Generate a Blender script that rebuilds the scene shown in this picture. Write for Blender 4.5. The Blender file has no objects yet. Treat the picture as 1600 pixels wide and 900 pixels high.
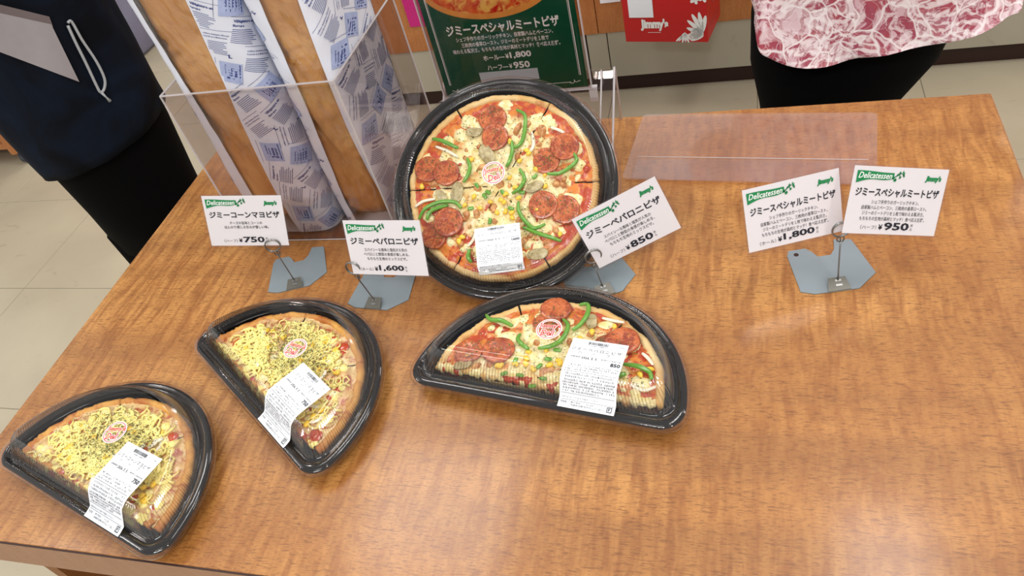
import bpy, bmesh, math, random
from mathutils import Vector, Matrix, noise as mnoise
from mathutils.geometry import tessellate_polygon
PI = math.pi
R_ = math.radians
COL = bpy.context.scene.collection
H = 0.72                      # height of the table top

# ------------------------------------------------------------------ camera, world, lights, exposure
sc = bpy.context.scene
CAM = Vector((0.8968, -0.9799, 1.37))
FPX = 1188.0
RX = Vector((0.955578382, 0.204403303, -0.212342285))
RY = Vector((-0.000792183, 0.722225003, 0.691657732))
RZ = Vector((0.294736032, -0.660764962, 0.690304524))
cd = bpy.data.cameras.new('camera')
cam = bpy.data.objects.new('camera', cd); COL.objects.link(cam)
cd.sensor_width = 36; cd.lens = FPX / 1600 * 36; cd.clip_start = .02
cam.matrix_world = Matrix(((RX.x, RY.x, RZ.x, CAM.x), (RX.y, RY.y, RZ.y, CAM.y), (RX.z, RY.z, RZ.z, CAM.z), (0, 0, 0, 1)))
sc.camera = cam
sc.cycles.transparent_max_bounces = 32
w = bpy.data.worlds.new('world'); sc.world = w; w.use_nodes = True
w.node_tree.nodes['Background'].inputs[0].default_value = (1.0, .985, .965, 1)
w.node_tree.nodes['Background'].inputs[1].default_value = .55

def area(name, loc, target, sx, sy, power, col=(1, .985, .96)):
    l = bpy.data.lights.new(name, 'AREA'); l.shape = 'RECTANGLE'; l.size = sx; l.size_y = sy; l.energy = power; l.color = col
    o = bpy.data.objects.new(name, l); COL.objects.link(o); o.location = loc
    d = Vector(target) - Vector(loc); o.rotation_euler = d.to_track_quat('-Z', 'Y').to_euler()
    return o
area('ceiling_light_panel', (-.30, .33, 2.75), (-.30, .33, 0), .62, .62, 13)
area('ceiling_light_panel', (1.35, -.1, 2.75), (1.35, -.1, 0), .3, 1.2, 15)
area('ceiling_light_panel', (-1.9, -.6, 2.75), (-1.9, -.6, 0), .3, 1.2, 16)
area('ceiling_light_panel', (.5, -2.4, 2.75), (.5, -2.4, 0), 1.2, .3, 44)
area('ceiling_light_panel', (1.75, 2.35, 2.75), (1.75, 2.35, 0), .8, .5, 18)
area('ceiling_light_panel', (-2.2, 2.0, 2.75), (-2.2, 2.0, 0), 1.4, .3, 18)
area('ceiling_light_panel', (3.2, .6, 2.75), (3.2, .6, 0), 1.4, .3, 16)
area('ceiling_spot_lamp', (2.0, -1.9, 2.7), (.8, -.4, .7), .12, .12, 12, (1, .93, .84))
area('ceiling_spot_lamp', (-1.4, 1.6, 2.7), (.4, -.4, .7), .12, .12, 9, (1, .95, .88))
vs = sc.view_settings
vs.view_transform = 'Standard'; vs.look = 'None'; vs.exposure = .1; vs.gamma = 1; vs.use_curve_mapping = False

# ------------------------------------------------------------------ helpers
def ray(px, py):
    return RX * (px - 800) + RY * (450 - py) - RZ * FPX
def PZ(px, py, z=H):
    d = ray(px, py); return CAM + d * ((z - CAM.z) / d.z)
def PYP(px, py, y):
    d = ray(px, py); return CAM + d * ((y - CAM.y) / d.y)
def srgb(h):
    r = [int(h[i:i + 2], 16) / 255 for i in (0, 2, 4)]
    return tuple(c / 12.92 if c <= .04045 else ((c + .055) / 1.055) ** 2.4 for c in r) + (1,)

class G:
    """node graph builder"""
    def __init__(s, name):
        s.m = bpy.data.materials.new(name); s.m.use_nodes = True
        s.t = s.m.node_tree; s.N = s.t.nodes; s.L = s.t.links
        s.b = s.N['Principled BSDF']; s.out = s.N['Material Output']; s.tc = s.N.new('ShaderNodeTexCoord')
    def put(s, sock, v):
        if isinstance(v, bpy.types.NodeSocket): s.L.new(v, sock)
        elif isinstance(v, str): sock.default_value = srgb(v)
        elif v is not None: sock.default_value = v
    def map(s, sc_=(1, 1, 1), rot=(0, 0, 0), vec=None):
        n = s.N.new('ShaderNodeMapping'); n.inputs['Scale'].default_value = sc_; n.inputs['Rotation'].default_value = rot
        s.L.new(vec or s.tc.outputs['Object'], n.inputs[0]); return n.outputs[0]
    def noise(s, scale, detail=3, vec=None, dist=0, rough=.55, color=False):
        n = s.N.new('ShaderNodeTexNoise'); n.inputs['Scale'].default_value = scale; n.inputs['Detail'].default_value = detail
        n.inputs['Distortion'].default_value = dist; n.inputs['Roughness'].default_value = rough
        s.L.new(vec or s.tc.outputs['Object'], n.inputs['Vector']); return n.outputs[1 if color else 0]
    def voro(s, scale, vec=None, feature='F1', out='Distance'):
        n = s.N.new('ShaderNodeTexVoronoi'); n.feature = feature; n.inputs['Scale'].default_value = scale
        s.L.new(vec or s.tc.outputs['Object'], n.inputs['Vector']); return n.outputs[out]
    def wave(s, scale, vec=None, dist=2, detail=2, dscale=1, dr='X'):
        n = s.N.new('ShaderNodeTexWave'); n.bands_direction = dr; n.inputs['Scale'].default_value = scale; n.inputs['Distortion'].default_value = dist
        n.inputs['Detail'].default_value = detail; n.inputs['Detail Scale'].default_value = dscale
        s.L.new(vec or s.tc.outputs['Object'], n.inputs['Vector']); return n.outputs[0 + 1]
    def ramp(s, fac, stops):
        n = s.N.new('ShaderNodeValToRGB'); e = n.color_ramp.elements
        while len(e) < len(stops): e.new(.5)
        for k, (p, c) in enumerate(stops): e[k].position = p; e[k].color = srgb(c) if isinstance(c, str) else (c, c, c, 1)
        s.L.new(fac, n.inputs[0]); return n.outputs[0]
    def mix(s, fac, a, b, blend='MIX'):
        n = s.N.new('ShaderNodeMix'); n.data_type = 'RGBA'; n.blend_type = blend
        s.put(n.inputs[0], fac); s.put(n.inputs[6], a); s.put(n.inputs[7], b); return n.outputs[2]
    def math(s, op, a, b=0.0):
        n = s.N.new('ShaderNodeMath'); n.operation = op; s.put(n.inputs[0], a); s.put(n.inputs[1], b); return n.outputs[0]
    def length(s):
        n = s.N.new('ShaderNodeVectorMath'); n.operation = 'LENGTH'; s.L.new(s.tc.outputs['Object'], n.inputs[0]); return n.outputs['Value']
    def bump(s, h, strength=.3, dist=.001):
        n = s.N.new('ShaderNodeBump'); n.inputs['Strength'].default_value = strength; n.inputs['Distance'].default_value = dist
        s.L.new(h, n.inputs['Height']); s.L.new(n.outputs[0], s.b.inputs['Normal'])
    def fin(s, col=None, rough=.5, metal=0, spec=.5, coat=0, coatr=.1, trans=0):
        s.put(s.b.inputs['Base Color'], col); s.put(s.b.inputs['Roughness'], rough); s.b.inputs['Metallic'].default_value = metal
        s.b.inputs['Specular IOR Level'].default_value = spec; s.b.inputs['Coat Weight'].default_value = coat; s.b.inputs['Coat Roughness'].default_value = coatr
        return s.m
def plain(name, col, rough=.5, metal=0, spec=.5, vary=.06, scale=60, coat=0):
    g = G(name); n = g.noise(scale, 3)
    c = srgb(col) if isinstance(col, str) else col
    dark = tuple(x * (1 - vary) for x in c[:3]) + (1,); light = tuple(min(1, x * (1 + vary)) for x in c[:3]) + (1,)
    return g.fin(g.mix(n, dark, light), rough, metal, spec, coat)
def clear(name, tint='FFFFFF', milk=0.0, rough=.04, ior=1.45, gl=1.0, graze=0.0):
    """thin clear plastic: transparency with a fresnel gloss, and a little milkiness"""
    g = G(name); g.N.remove(g.b)
    tr = g.N.new('ShaderNodeBsdfTransparent'); tr.inputs[0].default_value = srgb(tint)
    gs = g.N.new('ShaderNodeBsdfGlossy'); gs.inputs['Roughness'].default_value = rough; gs.inputs[0].default_value = (gl, gl, gl, 1)
    lw = g.N.new('ShaderNodeLayerWeight'); f0 = ((ior - 1) / (ior + 1)) ** 2 * 1.1
    fr = g.math('ADD', g.math('MULTIPLY', g.math('POWER', lw.outputs['Facing'], 4.0), 1 - f0), f0)
    m1 = g.N.new('ShaderNodeMixShader'); g.L.new(fr, m1.inputs[0])
    base = tr.outputs[0]
    if graze: g.L.new(g.mix(g.math('MULTIPLY', g.math('POWER', lw.outputs['Facing'], 1.5), graze), tint, '6A5A44'), tr.inputs[0])   # longer path through slanting plastic
    if milk:
        df = g.N.new('ShaderNodeBsdfDiffuse'); df.inputs[0].default_value = (.85, .85, .87, 1)
        m2 = g.N.new('ShaderNodeMixShader'); m2.inputs[0].default_value = milk; g.L.new(base, m2.inputs[1]); g.L.new(df.outputs[0], m2.inputs[2]); base = m2.outputs[0]
    g.L.new(base, m1.inputs[1]); g.L.new(gs.outputs[0], m1.inputs[2]); g.L.new(m1.outputs[0], g.out.inputs[0])
    return g.m

class MB:
    def __init__(s): s.v = []; s.f = []
    def add(s, vs_, fs):
        o = len(s.v); s.v += [tuple(p) for p in vs_]; s.f += [tuple(i + o for i in f) for f in fs]; return s
    def box(s, a, b, M=None):
        x0, y0, z0 = a; x1, y1, z1 = b
        v = [(x0, y0, z0), (x1, y0, z0), (x1, y1, z0), (x0, y1, z0), (x0, y0, z1), (x1, y0, z1), (x1, y1, z1), (x0, y1, z1)]
        if M: v = [M @ Vector(p) for p in v]
        return s.add(v, [(0, 3, 2, 1), (4, 5, 6, 7), (0, 1, 5, 4), (1, 2, 6, 5), (2, 3, 7, 6), (3, 0, 4, 7)])
    def bbox(s, a, b, r=.003, M=None, seg=2):
        bm = bmesh.new(); bmesh.ops.create_cube(bm, size=1)
        for v in bm.verts: v.co = Vector([(a[i] + b[i]) / 2 + v.co[i] * (b[i] - a[i]) for i in range(3)])
        bmesh.ops.bevel(bm, geom=bm.edges[:], offset=r, segments=seg, affect='EDGES', profile=.5)
        vs_ = [M @ v.co if M else v.co.copy() for v in bm.verts]; bm.verts.index_update()
        s.add(vs_, [[v.index for v in f.verts] for f in bm.faces]); bm.free(); return s
    def prism(s, poly, z0, z1, M=None):
        n = len(poly); v = [Vector((x, y, z0)) for x, y in poly] + [Vector((x, y, z1)) for x, y in poly]
        if M: v = [M @ p for p in v]
        return s.add(v, [tuple(range(n))[::-1], tuple(range(n, 2 * n))] + [(i, (i + 1) % n, n + (i + 1) % n, n + i) for i in range(n)])
    def poly(s, pts): return s.add(pts, [tuple(range(len(pts)))])
    def rings(s, rs, closed=True, cap0=False, cap1=False):
        n = len(rs[0]); o = len(s.v)
        for r in rs: s.v += [tuple(p) for p in r]
        for k in range(len(rs) - 1):
            for i in range(n if closed else n - 1):
                j = (i + 1) % n; a = o + k * n
                s.f.append((a + i, a + j, a + n + j, a + n + i))
        if cap0: s.f.append(tuple(o + i for i in range(n))[::-1])
        if cap1: s.f.append(tuple(o + (len(rs) - 1) * n + i for i in range(n)))
        return s
    def tube(s, pts, r, n=8, caps=True, flat=1.0):
        pts = [Vector(p) for p in pts]; rs = r if isinstance(r, (list, tuple)) else [r] * len(pts)
        rings = []; up = Vector((0, 0, 1)); side = None
        for i, p in enumerate(pts):
            t = (pts[min(i + 1, len(pts) - 1)] - pts[max(i - 1, 0)]).normalized()
            if side is None:
                side = t.cross(up)
                if side.length < .05: side = t.cross(Vector((1, 0, 0)))
            side = (side - t * side.dot(t)).normalized(); u = side.cross(t).normalized()
            rings.append([p + side * math.cos(2 * PI * k / n) * rs[i] + u * math.sin(2 * PI * k / n) * rs[i] * flat for k in range(n)])
        return s.rings(rings, True, caps, caps)
    def obj(s, name, mat, parent=None, smooth=False, kind=None, label=None):
        me = bpy.data.meshes.new(name); me.from_pydata(s.v, [], s.f); me.materials.append(mat)
        if smooth: me.polygons.foreach_set('use_smooth', [True] * len(me.polygons))
        o = bpy.data.objects.new(name, me); COL.objects.link(o); o.parent = parent
        if kind: o['kind'] = kind
        if label: o['label'] = label
        return o
def mobj(name, me, mat, parent=None, label=None):
    o = bpy.data.objects.new(name, me); COL.objects.link(o); o.parent = parent
    if mat and not me.materials: me.materials.append(mat)
    if label: o['label'] = label
    return o
def thing(name, label, cat, loc=(0, 0, 0), M=None, group=None):
    o = bpy.data.objects.new(name, None); COL.objects.link(o); o.empty_display_size = .05
    if M is None: M = Matrix.Translation(loc)
    o.matrix_world = M; return tag(o, label, cat, group)
def tag(o, label=None, cat=None, group=None, kind=None):
    if label: o['label'] = label
    if cat: o['category'] = cat
    if group: o['group'] = group
    if kind: o['kind'] = kind
    return o
def recalc(o):
    bm = bmesh.new(); bm.from_mesh(o.data); bmesh.ops.recalc_face_normals(bm, faces=bm.faces); bm.to_mesh(o.data); bm.free(); return o
def frame(loc, rx=0, ry=0, rz=0):
    return Matrix.Translation(loc) @ Matrix.Rotation(rz, 4, 'Z') @ Matrix.Rotation(rx, 4, 'X') @ Matrix.Rotation(ry, 4, 'Y')
def catmull(p, n=6):
    p = [Vector(q) for q in p]; out = []
    for i in range(len(p) - 1):
        a = p[max(i - 1, 0)]; b = p[i]; c = p[i + 1]; d = p[min(i + 2, len(p) - 1)]
        for k in range(n):
            t = k / n
            out.append(.5 * ((2 * b) + (c - a) * t + (2 * a - 5 * b + 4 * c - d) * t * t + (3 * b - 3 * c + d - a) * t ** 3))
    out.append(p[-1]); return out

_tc = {}
def glyphs(body, bold=0.0, shear=0.0, res=2, spacing=1.0):
    """letters as flat faces in XY, as (verts, faces, bbox)"""
    k = (body, bold, shear, res, spacing)
    if k not in _tc:
        c = bpy.data.curves.new('lettering', 'FONT'); c.body = body; c.resolution_u = res; c.offset = bold; c.shear = shear; c.space_character = spacing
        o = bpy.data.objects.new('lettering', c); m = bpy.data.meshes.new_from_object(o)
        v = [tuple(x.co) for x in m.vertices]; f = [tuple(p.vertices) for p in m.polygons]
        bpy.data.objects.remove(o); bpy.data.curves.remove(c); bpy.data.meshes.remove(m)
        xs = [a[0] for a in v]; ys = [a[1] for a in v]
        _tc[k] = (v, f, (min(xs), max(xs), min(ys), max(ys)))
    return _tc[k]
def put_text(mb, body, x0, x1, y0, y1, fn=None, z=0, bold=0.0, shear=0.0, res=2, spacing=1.0):
    v, f, (a, b, c, d) = glyphs(body, bold, shear, res, spacing)
    sx = (x1 - x0) / (b - a); sy = (y1 - y0) / (d - c)
    vv = [(x0 + (p[0] - a) * sx, y0 + (p[1] - c) * sy) for p in v]
    mb.add([fn(x, y) if fn else (x, y, z) for x, y in vv], f)

# ------------------------------------------------------------------ materials
def wood_mat(name, c1='9A612C', c2='C48B4A', c3='6E401C', rough=.42, k=1.0, coat=.35):
    g = G(name)
    warp = g.N.new('ShaderNodeVectorMath'); warp.operation = 'MULTIPLY_ADD'; g.L.new(g.noise(5, 2, color=True), warp.inputs[0])
    warp.inputs[1].default_value = (.035, .02, 0); g.L.new(g.tc.outputs['Object'], warp.inputs[2])
    ripple = g.noise(17 * k, 2, g.map((6.5, .7, .7), vec=warp.outputs[0]), .4)            # curly figure, bands across the grain
    rip2 = g.noise(30 * k, 2, g.map((3.4, 1.2, 1), vec=warp.outputs[0]), .6)
    streak = g.noise(48 * k, 3, g.map((1.9, 15, 15)), .2, .6)                              # fine dark pores along the grain
    streak2 = g.noise(100 * k, 3, g.map((1.6, 9, 9)), .2, .6)
    big = g.noise(2.4 * k, 2, g.map((1, 2.6, 1)), .5); band = g.noise(4 * k, 2, g.map((.3, 5, 1)), .3)
    where = g.ramp(big, [(.38, .25), (.62, 1.0)])
    c = g.mix(g.math('MULTIPLY', g.ramp(ripple, [(.38, 0.0), (.62, 1.0)]), where), c1, c2)
    c = g.mix(g.math('MULTIPLY', g.ramp(rip2, [(.4, 0.0), (.65, 1.0)]), .35), c, c2)
    c = g.mix(g.ramp(band, [(.35, .3), (.6, 0.0)]), c, c3)
    c = g.mix(g.ramp(streak, [(.34, .7), (.46, 0.0)]), c, c3)
    c = g.mix(g.ramp(streak2, [(.36, .55), (.46, 0.0)]), c, c3)
    g.bump(streak, .06, .0005)
    return g.fin(c, g.math('ADD', g.math('MULTIPLY', streak, .12), rough - .05), spec=.5, coat=coat, coatr=.15)
M = {}
M['table'] = wood_mat('laminate_wood')
M['band'] = wood_mat('edge_band_wood', 'A5795A', 'B08566', '8C6246', .45, coat=0)
M['dark'] = plain('dark_seam', '32170F', .6)
M['under'] = wood_mat('underside_wood', '8A5426', '95602F', '74441C', .5, coat=0)
M['counter'] = wood_mat('counter_wood', 'B06C36', 'C28048', '965627', .35)
def tile_mat(name, c1, c2, rough):
    g = G(name); geo = g.N.new('ShaderNodeNewGeometry').outputs['Position']
    n = g.noise(2.2, 5, geo, .4); m = g.noise(14, 4, geo, .8)
    sp = g.ramp(g.noise(9, 5, g.map((1, 2.4, 1), (0, 0, .9), geo), 1.2), [(.3, .35), (.36, 0.0)])
    c = g.mix(g.ramp(n, [(.3, 0.0), (.7, 1.0)]), c1, c2); c = g.mix(g.math('MULTIPLY', m, .35), c, c2)
    c = g.mix(g.math('MULTIPLY', sp, .6), c, '7A705F')
    g.bump(m, .04, .001); return g.fin(c, rough)
M['tile'] = tile_mat('floor_tile_stone', 'ABA08A', 'BEB39A', .3)
M['grout'] = plain('grout', '8B8272', .8)
M['ctile'] = tile_mat('counter_tile_stone', 'A29C8B', 'B5AE9B', .45)
g = G('black_plastic'); M['black'] = g.fin('050506', .10, spec=.30)
M['lid'] = clear('clear_lid_plastic', 'FDFDFC', 0, .07, 1.36)
M['lidrib'] = clear('clear_ribbed_plastic', 'F8F6F2', .03, .09, 1.75, graze=.8)
M['flange'] = clear('clear_flange_plastic', 'F6F1EF', .015, .07, 1.42)
M['acrylic'] = clear('clear_acrylic', 'F4F0EF', 0, .02, 1.42)
M['acrylic_edge'] = clear('acrylic_cut_edge', 'E3D5D2', .42, .15, 1.5)
M['milky'] = clear('milky_plastic_sheet', 'FBF6F4', .05, .08, 1.4)
M['film'] = clear('bag_film', 'FBF9F7', 0, .07, 1.75)
M['white'] = plain('white_card', 'F3F7FF', .35, vary=.015)
M['label'] = plain('label_paper', 'EFF2F7', .4, vary=.015)
M['ink'] = plain('black_ink', '1A1A26', .5)
M['greyink'] = plain('thermal_ink', '282C34', .55)
M['green'] = plain('green_ink', '128048', .5)
M['whiteink'] = plain('white_ink', 'F2F4F2', .5)
M['red'] = plain('red_ink', 'E03A32', .45)
M['blueink'] = plain('blue_ink', '3F4C86', .6)
M['paleblue'] = plain('pale_blue_ink', 'A6B2D6', .6, vary=.2, scale=90)
g = G('poster_green'); M['poster'] = g.fin(g.mix(g.ramp(g.noise(14, 4), [(.45, 0.0), (.8, .35)]), '125038', '2E6444'), .22)
g = G('galvanised_steel'); n = g.voro(70, out='Color'); n2 = g.noise(25, 4)
M['steel'] = g.fin(g.mix(g.math('MULTIPLY', n2, .6), '87949B', 'A0ACB2'), g.math('ADD', g.math('MULTIPLY', n2, .25), .28), .35)
M['wire'] = plain('wire_steel', '8E8E8C', .3, .9)
M['tab'] = plain('dark_steel_tab', '68665F', .4, .7)
# food
def cheese_mat(name, mayo=False, R=.122):
    g = G(name); r = g.length()
    n1 = g.noise(30, 4, dist=.6); n2 = g.noise(62, 3, dist=1.0); n3 = g.noise(170, 3); n4 = g.noise(44, 4, g.map((1, 1, 1), (.4, .3, 2)), .8)
    edge = g.ramp(g.math('DIVIDE', r, R), [(.62, 0.0), (.93, .38)])
    if mayo:
        c = g.mix(g.ramp(n1, [(.35, 0.0), (.65, 1.0)]), 'D7A868', 'E9D39A')
        c = g.mix(g.ramp(n4, [(.5, 0.0), (.68, .85)]), c, 'C98A50')
        c = g.mix(g.ramp(g.math('ADD', n2, g.math('MULTIPLY', edge, .28)), [(.62, 0.0), (.72, .9)]), c, 'B14A28')
    else:
        c = g.mix(g.ramp(n1, [(.35, 0.0), (.65, 1.0)]), 'E6C67C', 'F0E4B4')
        c = g.mix(g.ramp(g.math('ADD', n4, edge), [(.54, 0.0), (.7, 1.0)]), c, 'DC822C')
        c = g.mix(g.ramp(g.math('ADD', n2, g.math('MULTIPLY', edge, .45)), [(.6, 0.0), (.7, .95)]), c, 'BC3A1A')
    c = g.mix(g.ramp(n3, [(.3, .35), (.45, 0.0)]), c, 'A0602C')
    g.bump(n3, .5, .0015)
    return g.fin(c, .32, spec=.6, coat=.3, coatr=.2)
M['cheese'] = cheese_mat('baked_cheese'); M['mayocheese'] = cheese_mat('baked_mayo_cheese', True)
g = G('crust_dough'); n1 = g.noise(28, 4, dist=.5); n3 = g.noise(150, 3)
c = g.mix(g.ramp(n1, [(.35, 0.0), (.62, 1.0)]), 'EDD29A', 'DFB068'); c = g.mix(g.ramp(g.noise(40, 4, g.map((1, 1, 1), (1, 2, 0)), .6), [(.58, 0.0), (.72, .9)]), c, 'B4662A')
g.bump(n3, .4, .001); M['crust'] = g.fin(c, .5)
g = G('crust_dough_browned'); n1 = g.noise(24, 4, dist=.5); n3 = g.noise(150, 3)
c = g.mix(g.ramp(n1, [(.35, 0.0), (.62, 1.0)]), 'DDA650', 'C47E30'); c = g.mix(g.ramp(g.noise(36, 4, g.map((1, 1, 1), (1, 2, 0)), .6), [(.5, 0.0), (.66, .9)]), c, 'A4541E')
g.bump(n3, .4, .001); M['crust2'] = g.fin(c, .5)
g = G('pepperoni_meat'); geo = g.N.new('ShaderNodeNewGeometry').outputs['Position']
n1 = g.noise(90, 4, geo, .5); n2 = g.voro(420, geo); n3 = g.noise(320, 2, geo)
c = g.mix(g.ramp(n1, [(.38, 0.0), (.62, 1.0)]), '93300F', 'C8642E'); c = g.mix(g.ramp(g.noise(210, 3, geo, 1), [(.52, 0.0), (.66, .7)]), c, 'D88048'); c = g.mix(g.ramp(n2, [(.12, .6), (.3, 0.0)]), c, 'DC8A50'); c = g.mix(g.ramp(n3, [(.33, .7), (.42, 0.0)]), c, '6E2412')
g.bump(n3, .5, .001); M['pepperoni'] = g.fin(c, .3, spec=.6, coat=.3, coatr=.2)
g = G('green_pepper_skin'); M['pepper'] = g.fin(g.mix(g.noise(80, 2), '3F8A26', '7DB23C'), .2, spec=.6, coat=.4)
g = G('corn_kernel'); M['corn'] = g.fin(g.mix(g.noise(200, 2), 'F2B614', 'FBDC50'), .25, coat=.4)
g = G('mushroom_slice'); M['mush'] = g.fin(g.mix(g.ramp(g.noise(120, 3), [(.35, 0.0), (.65, 1.0)]), '9A8658', 'C9BB92'), .35)
g = G('onion_strip'); M['onion'] = g.fin(g.mix(g.noise(100, 2), 'EFE6D4', 'F6EBD2'), .3, coat=.3)
g = G('mayonnaise'); M['mayo'] = g.fin(g.mix(g.noise(90, 3), 'F6E070', 'FBF0A6'), .3, coat=.3)
g = G('melted_cheese'); M['melt'] = g.fin(g.mix(g.ramp(g.noise(90, 3), [(.35, 0.0), (.65, 1.0)]), 'EBD58C', 'F5EABC'), .28, coat=.4, coatr=.15)
g = G('herb_flakes'); M['herb'] = g.fin(g.mix(g.noise(300, 1), '36421A', '66702E'), .7)
g = G('sauce'); M['sauce'] = g.fin(g.mix(g.noise(90, 3), 'A82814', 'CC5220'), .2, coat=.5)
g = G('bacon_meat'); M['bacon'] = g.fin(g.mix(g.ramp(g.noise(90, 3), [(.4, 0.0), (.6, 1.0)]), 'B4703C', 'DCA468'), .35, coat=.3)
g = G('bread_crust'); n = g.noise(11, 5, g.map((1, 1, .6)), 1.4); n2 = g.noise(24, 5, dist=1.2); n4 = g.noise(7, 3, g.map((1, 1, 1), (1, .4, 2)))
c = g.mix(g.ramp(n, [(.32, 0.0), (.66, 1.0)]), 'B57A3C', 'DCAA6C'); c = g.mix(g.ramp(n2, [(.5, 0.0), (.78, .75)]), c, '9A5A26'); c = g.mix(g.ramp(n4, [(.5, 0.0), (.66, .6)]), c, 'E2BE84')
g.bump(n2, .5, .004); M['bread'] = g.fin(c, .5)
# cloth
g = G('navy_cloth'); M['navy'] = g.fin(g.mix(g.ramp(g.noise(7, 5, dist=1.2), [(.35, 0.0), (.75, 1.0)]), '05070D', '101C2E'), .85, spec=.15)
M['trouser'] = plain('black_trouser_cloth', '030304', .9, spec=.1, vary=.3, scale=20)
M['skin'] = plain('skin', 'C99A7C', .5); M['hair'] = plain('black_hair', '14100E', .5, scale=200)
M['eye'] = plain('eye', '201814', .2); M['lip'] = plain('lips', 'A85C50', .4)
g = G('floral_shirt_cloth')
def warpv(src, amt, sc_):
    v = g.N.new('ShaderNodeVectorMath'); v.operation = 'MULTIPLY_ADD'; g.L.new(g.noise(sc_, 2, src, color=True), v.inputs[0]); v.inputs[1].default_value = (amt,) * 3; g.L.new(src, v.inputs[2]); return v.outputs[0]
base_ = g.tc.outputs['Object']; wa = warpv(base_, .06, 14)
cell = g.voro(22, wa, out='Color'); seg_ = g.N.new('ShaderNodeSeparateColor'); g.L.new(cell, seg_.inputs[0])
edge = g.voro(22, wa, 'DISTANCE_TO_EDGE'); edge2 = g.voro(60, wa, 'DISTANCE_TO_EDGE'); cell2 = g.voro(52, wa, out='Color'); seg2 = g.N.new('ShaderNodeSeparateColor'); g.L.new(cell2, seg2.inputs[0])
fr = g.wave(30, g.map((1, 1, 1), (.3, .9, .5), wa), 3, 1, 3, 'DIAGONAL'); fr2 = g.wave(26, g.map((1, 1, 1), (1.3, -.7, .5), wa), 3, 1, 3, 'DIAGONAL')
c = g.mix(g.ramp(seg_.outputs[0], [(.36, 0.0), (.42, 1.0)]), 'DDC6CA', 'A0485A')
c = g.mix(g.ramp(seg2.outputs[1], [(.55, 0.0), (.6, .8)]), c, 'D9B9C0'); c = g.mix(g.ramp(seg2.outputs[0], [(.68, 0.0), (.72, .75)]), c, 'A84450')
c = g.mix(g.math('MULTIPLY', g.ramp(fr, [(.5, 0.0), (.8, .6)]), g.ramp(seg_.outputs[1], [(.4, 0.0), (.45, 1.0)])), c, 'F6EFEE')
c = g.mix(g.math('MULTIPLY', g.ramp(fr2, [(.6, 0.0), (.8, .5)]), g.ramp(seg_.outputs[2], [(.5, 0.0), (.55, 1.0)])), c, '9C3A48')
c = g.mix(g.ramp(g.noise(42, 3, wa, 1.2), [(.5, 0.0), (.6, .7)]), c, 'EADADC'); c = g.mix(g.ramp(g.noise(55, 3, g.map((1, 1.6, 1), (2, 1, 0), wa), 1.5), [(.55, 0.0), (.62, .75)]), c, '983C4E')
c = g.mix(g.ramp(edge, [(.012, .8), (.04, 0.0)]), c, 'EFE6E6'); c = g.mix(g.ramp(edge2, [(.008, .4), (.03, 0.0)]), c, 'E9DCDE')
M['shirt'] = g.fin(c, .8)
M['bagred'] = plain('red_paper', 'C4181C', .4, vary=.05)
M['pink'] = plain('magenta_paper', 'C41C78', .5); M['plant'] = plain('pale_grey_cloth', '8F8CA6', .8, vary=.2, scale=12)
M['teal'] = plain('teal_cloth', '2C8CA4', .7, vary=.2); M['purple'] = plain('purple_trim', '6A3E98', .6)
M['caster'] = plain('caster_grey', '4A4E58', .4, .4)
M['wall'] = plain('wall_paint', 'CFC6B8', .8)
g = G('printed_pizza'); M['printpizza'] = g.fin(g.mix(g.ramp(g.noise(60, 4, dist=1), [(.45, 0.0), (.6, 1.0)]), g.mix(g.ramp(g.noise(34, 4), [(.4, 0.0), (.6, 1.0)]), 'C8281A', 'E8702A'), 'F0C060'), .25)
M['printcrust'] = plain('printed_crust', 'E39A48', .25, vary=.2, scale=50)

# ------------------------------------------------------------------ the setting
fl = MB().box((-4.5, -2.2, -.05), (4.5, 4.2, -.002)).obj('floor', M['grout']); tag(fl, kind='structure')
TS = .455; tile_me = None
for i in range(-9, 6):
    for j in range(-3, 8):
        x0 = 1.383 + TS * (i - 1) + .001; y0 = .329 + TS * (j - 1) + .001
        x0 += 0
        if tile_me is None:
            o = MB().bbox((0, 0, -.008), (TS - .002, TS - .002, 0), .001, seg=1).obj('tile', M['tile'], fl); tile_me = o.data
        else: o = mobj('tile', tile_me, None, fl)
        o.location = (x0, y0, 0)
bw = MB().box((-4.5, 4.0, 0), (4.5, 4.1, 2.9)).obj('wall_back', M['wall']); tag(bw, kind='structure')

# counter behind the table
ct = thing('service_counter', 'long wooden service counter with grey stone tile base behind the table', 'counter', (.455, 1.22, 0))
MB().box((-.86, .03, .0), (3.2, .7, .88)).obj('carcass', M['dark'], ct)
tz0, tz1 = .066, .222
for a, b in ((-.86, -.048), (-.042, .024), (.024, .93), (.93, 1.84), (1.84, 2.75)):
    MB().bbox((a + .0015, 0, tz0), (b - .0015, .03, tz1), .001, seg=1).obj('tile_panel', M['ctile'], ct)
for a, b in ((-.86, 0), (0, .9), (.9, 1.8), (1.8, 2.75)):
    MB().bbox((a + .001, -.004, tz1 + .001), (b - .001, .03, .86), .001, seg=1).obj('wood_panel', M['counter'], ct)
MB().bbox((-.88, -.03, .88), (3.2, .72, .92), .004).obj('worktop', M['counter'], ct)
nt = MB().box((-.155, 1.2125, .313), (-.02, 1.2145, .45)).obj('pink_notice', M['pink']); tag(nt, 'magenta notice card on the counter front, left of the green poster', 'notice')
wn = MB().box((.474, 1.2125, .322), (.535, 1.2145, .44)).obj('white_notice', M['white']); tag(wn, 'small white notice stuck on the wooden counter beside the red bag', 'notice')

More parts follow.
